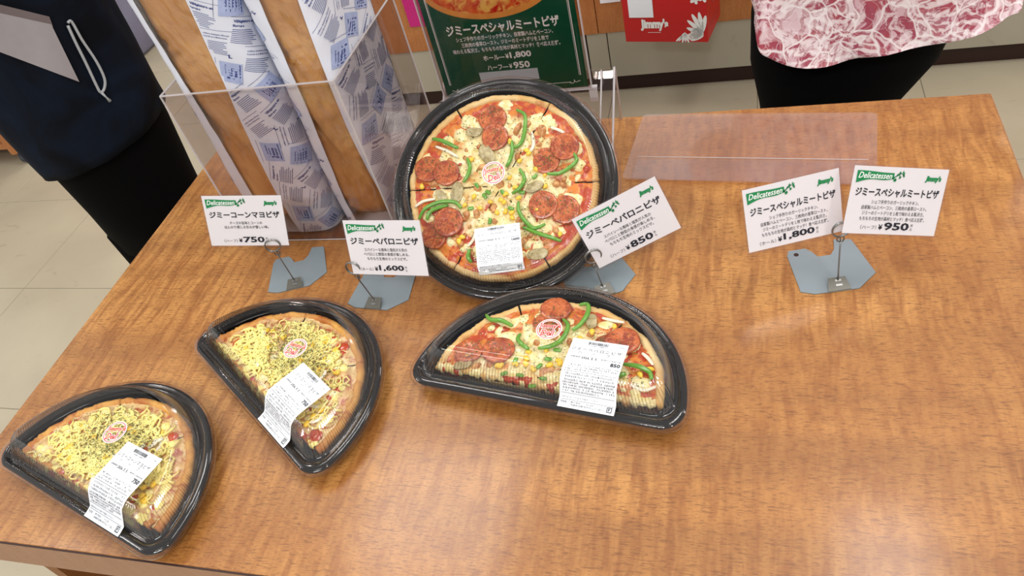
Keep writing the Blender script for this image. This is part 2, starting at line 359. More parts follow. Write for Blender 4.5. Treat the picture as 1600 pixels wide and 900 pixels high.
# rolling shelf at the far left
rs = thing('rolling_shelf', 'orange wooden display shelf on casters at the far left', 'shelf', (-2.06, 1.12, 0))
a = Vector((-1.895, 1.02)); 
for k in range(2):
    MB().bbox((.14 - k * .75, -.11, .06), (.165 - k * .75, .45, 1.3), .002).obj('side_panel', M['counter'], rs)
for zz in (.08, .45, .82, 1.2): MB().bbox((-.58, -.10, zz), (.139, .44, zz + .025), .002).obj('shelf_board', M['counter'], rs)
for cx, cy in ((.15, -.07), (.15, .4), (-.58, -.07), (-.58, .4)):
    cs = MB(); cs.tube([(cx - .009, cy, .024), (cx + .009, cy, .024)], .024, 16); cs.bbox((cx - .014, cy - .016, .040), (cx + .014, cy + .016, .0595), .002)
    cs.obj('caster', M['caster'], rs, True)

# shoe-side things seen between the navy jacket and the bread
lg = thing('cloth_bag', 'pale lavender grey cloth bag beyond the navy jacket, on the floor', 'bag', (-1.93, 1.93, 0))
v = []
sec = []
for k, (zz, s) in enumerate([(0, .8), (.02, .95), (.12, 1), (.3, .95), (.5, .8), (.62, .6)]):
    sec.append([(math.cos(t) * .085 * s + .01 * mnoise.noise(Vector((t, zz * 9, 0))), math.sin(t) * .17 * s, zz) for t in [2 * PI * i / 28 for i in range(28)]])
MB().rings(sec, True, True, True).obj('bag_body', M['plant'], lg, True)
hd = MB(); hd.tube([(0, .08 * math.cos(t), .6 + .14 * math.sin(t)) for t in [PI * i / 12 for i in range(13)]], .007, 8); hd.obj('handle', M['plant'], lg, True)
tl = thing('teal_pouch', 'teal pouch with purple trim lying behind the lavender bag', 'pouch', (-2.16, 2.37, 0))
MB().bbox((-.10, -.12, 0), (.10, .12, .16), .04, seg=4).obj('pouch_body', M['teal'], tl, True)
MB().bbox((-.104, -.124, .03), (.104, -.06, .055), .01).obj('trim', M['purple'], tl, True)

# ------------------------------------------------------------------ display table
W_, D_ = 1.205, .744
tb = thing('display_table', 'wide display table with curly orange wood grain laminate top', 'table', (0, -D_, 0))
MB().bbox((0, 0, H - .055), (W_, D_, H), .0012, seg=1).obj('tabletop', M['table'], tb)
eb = MB(); eb.box((-.0012, -.0012, H - .054), (W_ + .0012, -.0002, H - .0016)); eb.box((-.0012, 0, H - .054), (-.0002, D_, H - .0016)); eb.box((W_ + .0002, 0, H - .054), (W_ + .0012, D_, H - .0016))
eb.obj('edge_band', M['band'], tb)
sm = MB(); sm.box((-.0014, -.0014, H - .0016), (W_, .0004, H - .0004)); sm.obj('seam', M['dark'], tb)
MB().box((.03, .03, .03), (.05, D_ - .03, H - .056)).obj('side_panel', M['under'], tb)
MB().box((W_ - .05, .03, .03), (W_ - .03, D_ - .03, H - .056)).obj('side_panel', M['under'], tb)
MB().box((.051, D_ * .5 - .01, .10), (W_ - .051, D_ * .5 + .01, H - .056)).obj('back_panel', M['under'], tb)
MB().bbox((.051, .04, .12), (W_ - .051, D_ * .5 - .011, .14), .001).obj('shelf_board', M['under'], tb)
for cx in (.06, W_ - .06):
    for cy in (.06, D_ - .06): MB().tube([(cx, cy, 0), (cx, cy, .03)], .018, 16).obj('foot', M['caster'], tb)

# ------------------------------------------------------------------ containers
NA, NC, NS = 260, 16, 136
def outD(inset, z, rib=0.0, Ro=.153, y0=.014):
    R = Ro - inset; yb = inset; rc = max(.006, .024 - inset * .45); Rc = R - rc
    a0 = math.asin((yb + rc - y0) / Rc); out = []
    def put(px_, py_, nx, ny, k): e = rc + (rib if k % 2 else 0); out.append(Vector((px_ + nx * e, py_ + ny * e, z)))
    k = 0
    for i in range(NA):
        a = a0 + (PI - 2 * a0) * i / (NA - 1); put(Rc * math.cos(a), y0 + Rc * math.sin(a), math.cos(a), math.sin(a), k); k += 1
    cx = -Rc * math.cos(a0); cy = yb + rc
    for i in range(1, NC):
        a = (PI - a0) + (PI / 2 + a0) * i / NC; put(cx, cy, math.cos(a), math.sin(a), k); k += 1
    for i in range(NS + 1):
        put(cx + (-2 * cx) * i / NS, cy, 0, -1, k); k += 1
    for i in range(1, NC):
        a = -PI / 2 + (PI / 2 + a0) * i / NC; put(-cx, cy, math.cos(a), math.sin(a), k); k += 1
    return out
def outO(inset, z, rib=0.0, Ro=.142):
    n = 440; return [Vector(((Ro - inset + (rib if i % 2 else 0)) * math.cos(2 * PI * i / n), (Ro - inset + (rib if i % 2 else 0)) * math.sin(2 * PI * i / n), z)) for i in range(n)]
def capped(mb, ring, ctr):
    n = len(ring); o = len(mb.v); mb.v += [tuple(p) for p in ring] + [ctr]
    mb.f += [(o + i, o + (i + 1) % n, o + n) for i in range(n)]
def build_container(root, out, ctr):
    c = lambda z: (ctr[0], ctr[1], z)
    t = MB()
    prof = [(.024, 0, 0), (.020, .002, 0), (.012, .0165, 0), (.003, .0185, 0), (.0002, .018, 0), (0, .0205, 0), (.0012, .0225, 0), (.0045, .0232, 0), (.0075, .0222, 0), (.0085, .0195, 0), (.0115, .0192, 0), (.0125, .0212, 0), (.0155, .0212, 0), (.0165, .019, 0), (.0174, .014, .0004), (.0184, .0045, .0004), (.0215, .0025, 0)]
    t.rings([out(a, z, r) for a, z, r in prof]); capped(t, out(.0215, .0025), c(.0025)); capped(t, out(.024, 0)[::-1], c(0))
    t.obj('tray', M['black'], root, True)
    f = MB(); f.rings([out(a, z) for a, z in [(-.0012, .0145), (-.0032, .016), (-.0036, .0195), (-.0012, .0238), (.003, .0252), (.0068, .0248), (.0078, .0218), (.0105, .0212), (.0122, .0235)]])
    lid = f.obj('lid', M['flange'], root, True)
    rb = MB(); rb.rings([out(a, z, r) for a, z, r in [(.0122, .0235, .0004), (.014, .027, .0012), (.018, .036, .0018), (.0225, .0445, .0018), (.0262, .0482, .0012), (.0285, .0494, .0003)]])
    rb.obj('ribbed_wall', M['lidrib'], lid, False)
    tp = MB(); tp.rings([out(a, z) for a, z in [(.0285, .0494), (.031, .0502), (.0335, .0496), (.036, .0500)]]); capped(tp, out(.036, .0500), c(.0504))
    tp.obj('lid_top', M['lid'], lid, True)
    return lid

def path_label(ytop, ybend=.0295):
    """label strip running from y = ytop on the lid top, over the straight edge and down its wall"""
    segs = [(ytop, .0512), (ybend + .004, .0510), (ybend - .001, .0500), (.0215, .0462), (.0115, .0285), (.0045, .0262), (.001, .0258)]
    L = [0]
    for a, b in zip(segs, segs[1:]): L.append(L[-1] + math.hypot(b[0] - a[0], b[1] - a[1]))
    def fn(x, t, lift=0):
        t = min(max(t, 0), L[-1] - 1e-6)
        for k in range(len(segs) - 1):
            if t <= L[k + 1]:
                u = (t - L[k]) / (L[k + 1] - L[k]); a, b = segs[k], segs[k + 1]
                dy, dz = b[0] - a[0], b[1] - a[1]; l = math.hypot(dy, dz)
                return Vector((x, a[0] + dy * u + dz / l * lift, a[1] + dz * u + abs(dy) / l * lift))
    return fn, L[-1], L
def build_label(root, x0, x1, fn, L, title, half, price, rot=0):
    rnd = random.Random(len(title) + int(x0 * 1e4))
    wd = x1 - x0; s = MB(); n = 26
    for i in range(n + 1):
        t = L * i / n; s.v += [tuple(fn(x0, t)), tuple(fn(x1, t))]
    s.f = [(2 * i, 2 * i + 2, 2 * i + 3, 2 * i + 1) for i in range(n)]
    # thickness
    m = len(s.v); s.v += [tuple(Vector(p) - Vector((0, 0, .0003))) for p in s.v[:m]]; s.f += [tuple(reversed([i + m for i in f])) for f in s.f[:n]]
    s.f += [(2 * i, 2 * i + m, 2 * i + 2 + m, 2 * i + 2) for i in range(n)] + [(2 * i + 1, 2 * i + 3, 2 * i + 3 + m, 2 * i + 1 + m) for i in range(n)]
    lb = recalc(s.obj('price_label', M['label'], root))
    k = L / .082
    P_ = lambda u, v: fn(x0 + u * wd, L * (1 - v), .0005)       # u across, v up the label
    ink = MB()
    def T(body, u0, u1, v0, v1, **kw): put_text(ink, body, u0, u1, v0, v1, fn=lambda a, b: P_(a, b), **kw)
    u = .30
    while u < .66:
        w_ = rnd.choice((.004, .004, .008, .011)); ink.poly([P_(u, .925), P_(u + w_, .925), P_(u + w_, .968), P_(u, .968)]); u += w_ + rnd.choice((.005, .009))
    T('2 360401 008507', .31, .64, .898, .916, res=1); T('0360', .86, .95, .935, .955, res=1)
    T(title, .04, .93, .815, .865, spacing=1.3)
    if half: T('ハ        ー        フ', .18, .74, .765, .80)
    T('消費期限', .06, .25, .70, .722, res=1); T('2026. 5. 5.', .27, .56, .69, .728, res=1, bold=.02); T('■消費税込(8%)', .62, .80, .705, .724, res=1); T('単価円/個', .80, .96, .705, .724, res=1)
    T(price, .80, .97, .63, .685, bold=.03)
    def smear(v0, v1, rows, dens=.8, u1=.95):
        h = (v1 - v0) / rows
        for r in range(rows):
            yb = v0 + r * h; x = .06
            end = u1 if r else rnd.uniform(.6, u1)
            while x < end:
                w_ = rnd.uniform(.012, .03)
                if rnd.random() < dens:
                    ya = yb + h * .2; yc = yb + h * .85
                    for q in range(3):
                        a0 = x + rnd.random() * w_ * .5; b0 = a0 + w_ * rnd.uniform(.3, .6); c0 = ya + (yc - ya) * rnd.random() * .7; d0 = c0 + h * rnd.uniform(.1, .25)
                        if rnd.random() < .5: ink.poly([P_(a0, c0), P_(b0, c0), P_(b0, d0), P_(a0, d0)])
                        else: ink.poly([P_(a0, ya), P_(a0 + w_ * .18, ya), P_(a0 + w_ * .18, yc), P_(a0, yc)])
                x += w_ + .006
    smear(.50, .60, 3, .6); smear(.21, .475, 7, .85); 
    for v_ in (.485, .195, .105): ink.poly([P_(.03, v_), P_(.97, v_), P_(.97, v_ + .004), P_(.03, v_ + .004)])
    T('保存方法:10℃以下で保存して下さい。', .05, .74, .125, .155, res=1)
    T('製造者', .04, .15, .06, .09, res=1); T('株式会社       大山店', .22, .62, .066, .092, res=1); T('沖縄県宜野湾市大山7丁目2-2', .22, .82, .03, .058, res=1)
    for a0, b0, c0, d0 in ((.86, .95, .025, .035), (.86, .95, .085, .095), (.86, .872, .025, .095), (.938, .95, .025, .095)): ink.poly([P_(a0, c0), P_(b0, c0), P_(b0, d0), P_(a0, d0)])
    T('P', .885, .925, .042, .078, res=1, bold=.02)
    ink.obj('printing', M['greyink'], lb)
def build_seal(root, cx, cy, z, ang, scale=1.0):
    ca, sa = math.cos(ang), math.sin(ang)
    fn = lambda x, y, dz=0: (cx + (x * ca - y * sa) * scale, cy + (x * sa + y * ca) * scale, z + dz)
    def annulus(mb, r0, r1, dz, n=40):
        o = len(mb.v)
        for i in range(n):
            t = 2 * PI * i / n; mb.v += [fn(r0 * math.cos(t), r0 * math.sin(t), dz), fn(r1 * math.cos(t), r1 * math.sin(t), dz)]
        mb.f += [(o + 2 * i, o + 2 * i + 1, o + 2 * ((i + 1) % n) + 1, o + 2 * ((i + 1) % n)) for i in range(n)]
    s = MB(); annulus(s, .0112, .0142, 0); put_text(s, "Jimmy's", -.0125, .0125, -.0015, .0085, fn=lambda x, y: fn(x, y + .12 * x, .0001), bold=.045); put_text(s, 'Deli', -.0078, .0082, -.0105, -.0005, fn=lambda x, y: fn(x, y + .12 * x, .0001), bold=.08)
    o = s.obj('round_seal', M['whiteink'], root)
    r = MB(); annulus(r, .0122, .0130, .0002); put_text(r, "Jimmy's", -.0115, .0115, -.0005, .0076, fn=lambda x, y: fn(x, y + .12 * x, .0004), bold=.018); put_text(r, 'Deli', -.0068, .0072, -.0096, -.0015, fn=lambda x, y: fn(x, y + .12 * x, .0004), bold=.015)
    r.obj('lettering', M['red'], o)

# ------------------------------------------------------------------ pizzas
PR = .126
def nz(x, y, s, o=0): return mnoise.noise(Vector((x * s, y * s, o)))
def top_h(x, y, seed):
    r = math.hypot(x, y)
    return .0205 + .0022 * nz(x, y, 45, seed) + .0011 * nz(x, y, 130, seed + 5) - (0.002 if r > PR - .016 else 0)
def build_slice(root, a0, a1, seed, cm, crm):
    """a wedge of baked cheese and dough with its crust; the cut faces are open to the gap between slices"""
    na = max(6, int((a1 - a0) * PR / .0019)); nr = 46; gap = .0009
    s = MB(); o = 0; Rb = PR - .0056
    for k in range(nr + 1):
        r = .003 + (Rb - .003) * k / nr
        for i in range(na + 1):
            a = a0 + (a1 - a0) * i / na
            e = gap / r; a = min(max(a, a0 + e), a1 - e) if a1 - a0 > 2 * e else (a0 + a1) / 2
            x, y = r * math.cos(a), r * math.sin(a)
            side = min(i, na - i); z = top_h(x, y, seed) - (.0016 if side == 0 else (.0005 if side == 1 else 0))
            s.v.append((x, y, z))
    w_ = na + 1
    for k in range(nr):
        for i in range(na): s.f.append((k * w_ + i, (k + 1) * w_ + i, (k + 1) * w_ + i + 1, k * w_ + i + 1))
    # walls down both cuts and the rim
    def wall(idx):
        o = len(s.v); 
        for j in idx: p = s.v[j]; s.v.append((p[0], p[1], .002))
        for q in range(len(idx) - 1): s.f.append((idx[q], idx[q + 1], o + q + 1, o + q))
    wall([k * w_ for k in range(nr + 1)]); wall([k * w_ + na for k in range(nr, -1, -1)]); wall([nr * w_ + i for i in range(na + 1)])
    sl = s.obj('slice', cm, root, True)
    c = MB(); rr = []
    ncr = max(6, int((a1 - a0) * PR / .003))
    for i in range(ncr + 1):
        a = a0 + .009 + (a1 - a0 - .018) * i / ncr; ring = []
        bump = 1 + .45 * mnoise.noise(Vector((a * 9, seed, 0))) + .2 * mnoise.noise(Vector((a * 22, seed, 3)))
        rc_ = PR - .0054 + .0022 * mnoise.noise(Vector((a * 6, seed, 9)))
        for q in range(12):
            t = 2 * PI * q / 12; rad = .0048 + .0016 * mnoise.noise(Vector((a * 40, q, seed)))
            ring.append((math.cos(a) * (rc_ + rad * math.cos(t)), math.sin(a) * (rc_ + rad * math.cos(t)), .0160 + rad * 1.05 * bump * math.sin(t)))
        rr.append(ring)
    c.rings(rr, True, True, True); recalc(c.obj('crust', crm, sl, True))
    return sl
def blob(mb, x, y, z, r, rnd, hgt=.002, n=14, rings=3, el=1.0):
    ph = rnd.random() * 9; ang = rnd.random() * PI; o = len(mb.v)
    for k in range(rings + 1):
        f = 1 - k / (rings + 1)
        for i in range(n):
            t = 2 * PI * i / n; rad = r * f ** .8 * (1 + .35 * mnoise.noise(Vector((math.cos(t) * 1.3 + ph, math.sin(t) * 1.3, ph))))
            u, v_ = rad * math.cos(t) * el, rad * math.sin(t)
            mb.v.append((x + u * math.cos(ang) - v_ * math.sin(ang), y + u * math.sin(ang) + v_ * math.cos(ang), z - .0012 + (hgt + .0012) * (1 - f ** 2.2)))
    mb.v.append((x, y, z + hgt))
    for k in range(rings):
        for i in range(n): mb.f.append((o + k * n + i, o + k * n + (i + 1) % n, o + (k + 1) * n + (i + 1) % n, o + (k + 1) * n + i))
    e = o + rings * n; mb.f += [(e + i, e + (i + 1) % n, e + n) for i in range(n)]
def pepperoni(root, x, y, r, rnd, seed, lift=0):
    mb = MB(); n = 26; ph = rnd.random() * 9; rings_ = []
    tx, ty = rnd.uniform(-.05, .05), rnd.uniform(-.05, .05)
    zc = top_h(x, y, seed) + .0032 + lift
    for f, dz in ((1, -.0016), (1.0, .0004), (.93, .0012), (.7, .0008), (.4, .0005)):
        ring = []
        for i in range(n):
            t = 2 * PI * i / n; rad = r * f * (1 + .05 * mnoise.noise(Vector((math.cos(t) * 1.5, math.sin(t) * 1.5, ph))))
            u, v_ = rad * math.cos(t), rad * math.sin(t)
            ring.append((x + u, y + v_, zc + dz + tx * u + ty * v_ + .0011 * nz(x + u, y + v_, 110, ph)))
        rings_.append(ring)
    mb.rings(rings_, True, True); o = len(mb.v); mb.v.append((x, y, zc + .0004)); e = o - n; mb.f += [(e + i, e + (i + 1) % n, o) for i in range(n)]
    mb.obj('pepperoni', M['pepperoni'], root, True)
def strip(root, pts, r, seed, mat='pepper', name='pepper_strip', lift=.0035, flat=.75, arch=0.0):
    p = [(x, y) for x, y in pts]; n = len(p)
    q = catmull([(x, y, top_h(x, y, seed) + lift + arch * math.sin(PI * i / (n - 1))) for i, (x, y) in enumerate(p)], 5); m = len(q)
    rs_ = [r * (.35 + .65 * math.sin(PI * min(1, max(0, (i + .6) / (m + .2)))) ** .45) for i in range(m)]
    MB().tube(q, rs_, 8, True, flat).obj(name, M[mat], root, True)
def mushroom(root, x, y, r, seed, rnd, lift=.003):
    mb = MB(); ang = rnd.random() * 6.28; prof = []
    for i in range(22):
        t = 2 * PI * i / 22; rad = r * (1 - .25 * max(0, -math.sin(t)) + (.12 * math.cos(2 * t)))
        prof.append((rad * math.cos(t), rad * math.sin(t) * .8))
    prof2 = prof + []
    z = top_h(x, y, seed) + lift
    mk = lambda f, dz: [(x + (u * math.cos(ang) - v_ * math.sin(ang)) * f, y + (u * math.sin(ang) + v_ * math.cos(ang)) * f, z + dz + .0008 * math.sin(u * 300)) for u, v_ in prof]
    mb.rings([mk(1, -.001), mk(1, .0006), mk(.9, .0011), mk(.62, .0004), mk(.5, .0009)], True, True, True); mb.obj('mushroom_slice', M['mush'], root, True)
def corn(root, x, y, seed, rnd, lift=.003):
    mb = MB(); bm = bmesh.new(); bmesh.ops.create_icosphere(bm, subdivisions=2, radius=1)
    ang = rnd.random() * 6; s = rnd.uniform(.9, 1.15); bm.verts.index_update(); z = top_h(x, y, seed) + lift
    vv = []
    for v_ in bm.verts:
        c_ = v_.co; k = .8 + .2 * c_.x; u, w2 = c_.x * .0042 * s, c_.y * .0036 * s * k
        vv.append((x + u * math.cos(ang) - w2 * math.sin(ang), y + u * math.sin(ang) + w2 * math.cos(ang), z + c_.z * .0024 * s))
    mb.add(vv, [[q.index for q in f.verts] for f in bm.faces]); bm.free(); mb.obj('corn_kernel', M['corn'], root, True)
def herbs(root, pts_fn, n, rnd, seed, lift=.0042, size=.0011):
    mb = MB()
    for _ in range(n):
        x, y, zl = pts_fn(); z = top_h(x, y, seed) + lift * rnd.uniform(.45, 1.15) + zl
        a = rnd.random() * 6.28; l = size * rnd.uniform(.5, 1.5); w_ = size * rnd.uniform(.3, .7); dx, dy = math.cos(a), math.sin(a); t = rnd.uniform(-.5, .5) * l
        mb.add([(x - dx * l, y - dy * l, z - t), (x - dy * w_, y + dx * w_, z), (x + dx * l, y + dy * l, z + t), (x + dy * w_, y - dx * w_, z)], [(0, 1, 2, 3)])
    mb.obj('herb_flakes', M['herb'], root, kind='stuff')
def inv_plane(Mx, z):
    """pixel of the photograph -> point on the plane z = const of a thing's own frame"""
    Mi = Mx.inverted(); o = Mi @ CAM
    def fn(px, py):
        d = Mi.to_3x3() @ ray(px, py); t = (z - o.z) / d.z; p = o + d * t; return (p.x, p.y)
    return fn
def scatter(rnd, half, rmax, inner=0):
    while True:
        x = rnd.uniform(-rmax, rmax); y = rnd.uniform(.010 if half else -rmax, rmax)
        if inner < math.hypot(x, y) < rmax: return x, y
def cut_drips(root, rnd, mats=('melt', 'sauce', 'crust'), odds=(.68, .82)):
    mbs = {m: MB() for m in mats}                              # what has melted and run down the straight cut
    x = -.116
    while x < .116:
        u = rnd.random(); m = mats[0] if u < odds[0] else (mats[1] if u < odds[1] else mats[2]); mb = mbs[m]
        w_ = rnd.uniform(.007, .015); d = rnd.uniform(.006, .016); z = .0205 + rnd.uniform(-.0004, .0014); k = rnd.uniform(.0006, .0018); n = 8
        px_ = [x + w_ * (i / (n - 1) - .5) for i in range(n)]; bul = [math.sin(PI * i / (n - 1)) for i in range(n)]
        rows = [[(q_, .007 + rnd.uniform(0, .003), z - .0016) for q_ in px_], [(q_, .001 - k * .4 * b, z + .0006) for q_, b in zip(px_, bul)], [(q_, -.0002 - k * b, z - .003) for q_, b in zip(px_, bul)],
                [(q_ * .7 + x * .3, -.0002 - k * b, z - d * (.35 + .35 * b)) for q_, b in zip(px_, bul)], [(q_ * .45 + x * .55, .0012, z - d * (.4 + .6 * b)) for q_, b in zip(px_, bul)]]
        mb.rings(rows, False); x += w_ * rnd.uniform(.35, .7)
    for m, nm in zip(mats, ('cheese_drips', 'sauce_drips', 'dough_edge')): mbs[m].obj(nm, M[m], root, True, kind='stuff')

def pepperoni_pizza(root, half, Mx, seed, peps, strips, mush, corns, onions, blobs, bits=()):
    rnd = random.Random(seed); inv = inv_plane(Mx, .026)
    for k in range(3 if half else 6): build_slice(root, R_(60 * k + (0 if half else 54)) + (.004 if half and k == 0 else 0), R_(60 * k + 60 + (0 if half else 54)), seed, M['cheese'], M['crust'])
    mb = MB()
    for _ in range(blobs):
        x, y = scatter(rnd, half, PR - .02); blob(mb, x, y, top_h(x, y, seed) + .0002, rnd.uniform(.004, .011), rnd, rnd.uniform(.001, .0026), el=rnd.uniform(.7, 1.6))
    mb.obj('melted_cheese', M['melt'], root, True, kind='stuff')
    mb = MB()
    for _ in range(blobs // 3):
        x, y = scatter(rnd, half, PR - .014, .05); blob(mb, x, y, top_h(x, y, seed) - .0002, rnd.uniform(.003, .008), rnd, rnd.uniform(.0005, .0014), el=rnd.uniform(.7, 2))
    mb.obj('tomato_sauce', M['sauce'], root, True, kind='stuff')
    mb = MB()
    for _ in range(blobs // 3):
        x, y = scatter(rnd, half, PR - .03); blob(mb, x, y, top_h(x, y, seed) + .001, rnd.uniform(.003, .006), rnd, rnd.uniform(.002, .004), el=rnd.uniform(.8, 1.8))
    mb.obj('bacon_crumble', M['bacon'], root, True, kind='stuff')
    pp = []
    for k, (px, py, r) in enumerate(peps):
        x, y = inv(px, py); near = sum(1 for a, b, c_ in pp if math.hypot(a - x, b - y) < c_ + r * .8)
        pp.append((x, y, r)); pepperoni(root, x, y, r, rnd, seed, .0016 * near)
    for px, py, r in mush: x, y = inv(px, py); mushroom(root, x, y, r, seed, rnd, .0042)
    for px, py in corns: x, y = inv(px, py); corn(root, x, y, seed, rnd, .0042)
    for _ in range(10 if half else 16): x, y = scatter(rnd, half, .06); corn(root, x, y, seed, rnd, .003)
    for s_ in onions: strip(root, [inv(*q) for q in s_], .0022, seed, 'onion', 'onion_strip', .0032, .6)
    for s_ in strips: strip(root, [inv(*q) for q in s_], .0028, seed, lift=.0058, flat=1.0, arch=.002)
    for px, py in bits:
        x, y = inv(px, py); a = rnd.random() * 6; strip(root, [(x - .004 * math.cos(a), y - .004 * math.sin(a)), (x, y), (x + .004 * math.cos(a), y + .004 * math.sin(a))], .0026, seed, 'pepper', 'pepper_piece', .004, .6)
    def src():
        if rnd.random() < .45:
            a, b, c_ = rnd.choice(pp); t = rnd.random() * 6.28; q = c_ * math.sqrt(rnd.random()) * .85; return a + q * math.cos(t), b + q * math.sin(t), .0006
        x, y = scatter(rnd, half, PR - .02); return x, y, 0
    herbs(root, src, 900 if half else 1600, rnd, seed, .0056)
    if half: cut_drips(root, rnd)

def mayo_pizza(root, Mx, seed):
    rnd = random.Random(seed)
    for k in range(3): build_slice(root, R_(60 * k) + (.004 if k == 0 else 0), R_(60 * k + 60), seed, M['mayocheese'], M['crust2'])
    mb = MB()
    for _ in range(34):
        x, y = scatter(rnd, True, PR - .022); blob(mb, x, y, top_h(x, y, seed), rnd.uniform(.003, .008), rnd, rnd.uniform(.001, .0025), el=rnd.uniform(.7, 1.6))
    mb.obj('melted_cheese', M['melt'], root, True, kind='stuff')
    mb = MB()
    for _ in range(14):
        x, y = scatter(rnd, True, PR - .014, .05); blob(mb, x, y, top_h(x, y, seed), rnd.uniform(.003, .008), rnd, .0012, el=rnd.uniform(.7, 1.6))
    mb.obj('tomato_sauce', M['sauce'], root, True, kind='stuff')
    for _ in range(22): x, y = scatter(rnd, True, .1); corn(root, x, y, seed, rnd, .0024)
    for _ in range(12):
        x, y = scatter(rnd, True, .095); a = rnd.random() * 6; l = rnd.uniform(.004, .009)
        strip(root, [(x - l * math.cos(a), y - l * math.sin(a)), (x + .002, y + .001), (x + l * math.cos(a), y + l * math.sin(a))], .0024, seed, 'onion', 'onion_strip', .0025, .5)
    mb = MB()                                                   # mayonnaise squeezed to and fro in loops
    for k in range(30):
        a = rnd.uniform(.12, PI - .12); r0 = rnd.uniform(.01, .05); r1 = PR - rnd.uniform(.014, .03); m = 46; pts = []
        b = a + rnd.uniform(-.35, .35); f = rnd.uniform(5, 9); amp = rnd.uniform(.004, .008)
        for i in range(m):
            t = i / (m - 1); r = r0 + (r1 - r0) * t; aa = a + (b - a) * t
            x = r * math.cos(aa) + amp * math.cos(t * f * 6.28); y = r * math.sin(aa) + amp * math.sin(t * f * 6.28)
            y = max(y, .001); q = math.hypot(x, y)
            if q > PR - .012: x *= (PR - .012) / q; y *= (PR - .012) / q
            pts.append((x, y, top_h(x, y, seed) + .0018 + .001 * rnd.random()))
        mb.tube(pts, rnd.uniform(.0010, .0021), 6, True, .8)
    for _ in range(110):
        x, y = scatter(rnd, True, PR - .02); blob(mb, x, y, top_h(x, y, seed) + .0010, rnd.uniform(.002, .0065), rnd, .0020, n=12, rings=2)
    mb.obj('mayonnaise', M['mayo'], root, True, kind='stuff')
    def src():
        x = rnd.gauss(-.01, .036); y = rnd.gauss(.058, .022)
        if y < .004 or math.hypot(x, y) > PR - .016: x, y = scatter(rnd, True, PR - .02)
        return x, y, .0005
    herbs(root, src, 2500, rnd, seed, .0056, .0010)
    cut_drips(root, rnd, ('crust2', 'sauce', 'mayo'), (.6, .72))

def half_box(x, y, deg, label, plabel, kind, xl, ytop, seal, seed, title, price, seal_ang=0.0, **kw):
    Mx = frame((x, y, H + .0004), 0, 0, R_(deg))
    root = thing('half_pizza_container', label, 'food container', M=Mx, group='half pizza containers on the table')
    lid = build_container(root, outD, (0, .075))
    fn, L, _ = path_label(ytop)
    build_label(root, xl, xl + .0595, fn, L, title, True, price)
    build_seal(root, seal[0], seal[1], .0516, seal_ang)
    Mp = Mx @ Matrix.Translation((.001, .0235, .0028)) @ Matrix.Diagonal((1.025, .965, 1, 1))
    pz = thing('half_pizza', plabel, 'pizza', M=Mp)
    if kind == 'mayo': mayo_pizza(pz, Mp, seed)
    else: pepperoni_pizza(pz, True, Mp, seed, **kw)
    return root
half_box(.1947, -.7056, -17.7, 'half-round black pizza container with clear lid nearest the lower left corner', 'half corn and mayonnaise pizza in the lower left container', 'mayo', .0355, .0815, (.0089, .0834), 11, 'ジミーコーンマヨピザ', '750', .25)
b2 = half_box(.3464, -.5634, -35.2, 'half-round black pizza container tilted steeply, second from the left', 'half corn and mayonnaise pizza in the second container from left', 'mayo', .0375, .0755, (.0105, .0807), 23, 'ジミーコーンマヨピザ', '750', .25)
half_box(.686, -.5444, -8.9, 'half-round black container of pepperoni pizza in front of the whole pizza', 'half pepperoni pizza with green pepper strips in the middle container', 'pep', .0275, .0705, (-.0023, .0771), 37, 'ジミーペパロニピザ', '850', .0,
    peps=[(731, 547, .0165), (778, 545, .0185), (854, 503, .016), (868, 482, .0175), (950, 537, .016), (972, 532, .0185)],
    strips=[[(905, 475), (918, 476), (919, 490), (908, 508), (895, 517)], [(880, 499), (888, 511), (879, 531), (862, 542), (841, 545)], [(759, 490), (767, 500), (784, 503), (801, 510)], [(813, 522), (810, 532), (818, 542), (827, 546)], [(974, 569), (997, 574), (1014, 580), (1018, 591)], [(966, 587), (978, 584)]],
    mush=[(925, 500, .010), (722, 568, .0095)], corns=[(906, 527), (960, 508), (821, 567), (858, 569), (873, 562), (925, 518), (1000, 583), (1015, 573)],
    onions=[[(940, 492), (958, 496), (975, 500)], [(1003, 548), (1012, 556), (1020, 566)], [(985, 600), (1005, 606), (1025, 600)]], blobs=80,
    bits=[(831, 602), (805, 562), (787, 582), (856, 559), (870, 545), (812, 585), (842, 570), (848, 590)])

# whole pizza, leaning back on a clear prop
cb = Vector((.628, -.382, H)); TI, YA = R_(35), R_(10)
Mr = frame((0, 0, 0), TI, 0, YA); MW = Matrix.Translation(cb + Mr @ Vector((0, .1422, 0)) - Mr @ Vector((0, 0, .0185)) + Vector((0, 0, .0048))) @ Mr
wr = thing('whole_pizza_container', 'large round black pizza container with clear lid propped up before the poster', 'food container', M=MW)
build_container(wr, outO, (0, 0))
inv = inv_plane(MW, .0512); a_, b_, c_, d_ = inv(746, 352), inv(817, 352), inv(816, 446), inv(742, 440)
lx0 = (a_[0] + d_[0]) / 2; lx1 = (b_[0] + c_[0]) / 2; ly1 = (a_[1] + b_[1]) / 2; ly0 = (c_[1] + d_[1]) / 2
ly0 = max(ly0, -.108)
def whole_label(x, t, lift=0):
    y = ly1 - t; zz = .0512 if y > -.1035 else .0512 - (-.1035 - y) * 1.0
    return Vector((x, y, zz + lift))
build_label(wr, lx0, lx1, whole_label, ly1 - ly0 + .004, 'ジミーペパロニピザ', False, '1600')
sx, sy = inv(771, 270); build_seal(wr, sx, sy, .0514, 0)
MP = MW @ Matrix.Translation((-.001, .001, .0028)) @ Matrix.Scale(.96, 4)
wp = thing('whole_pizza', 'whole pepperoni pizza with green peppers and corn in the propped round container', 'pizza', M=MP)
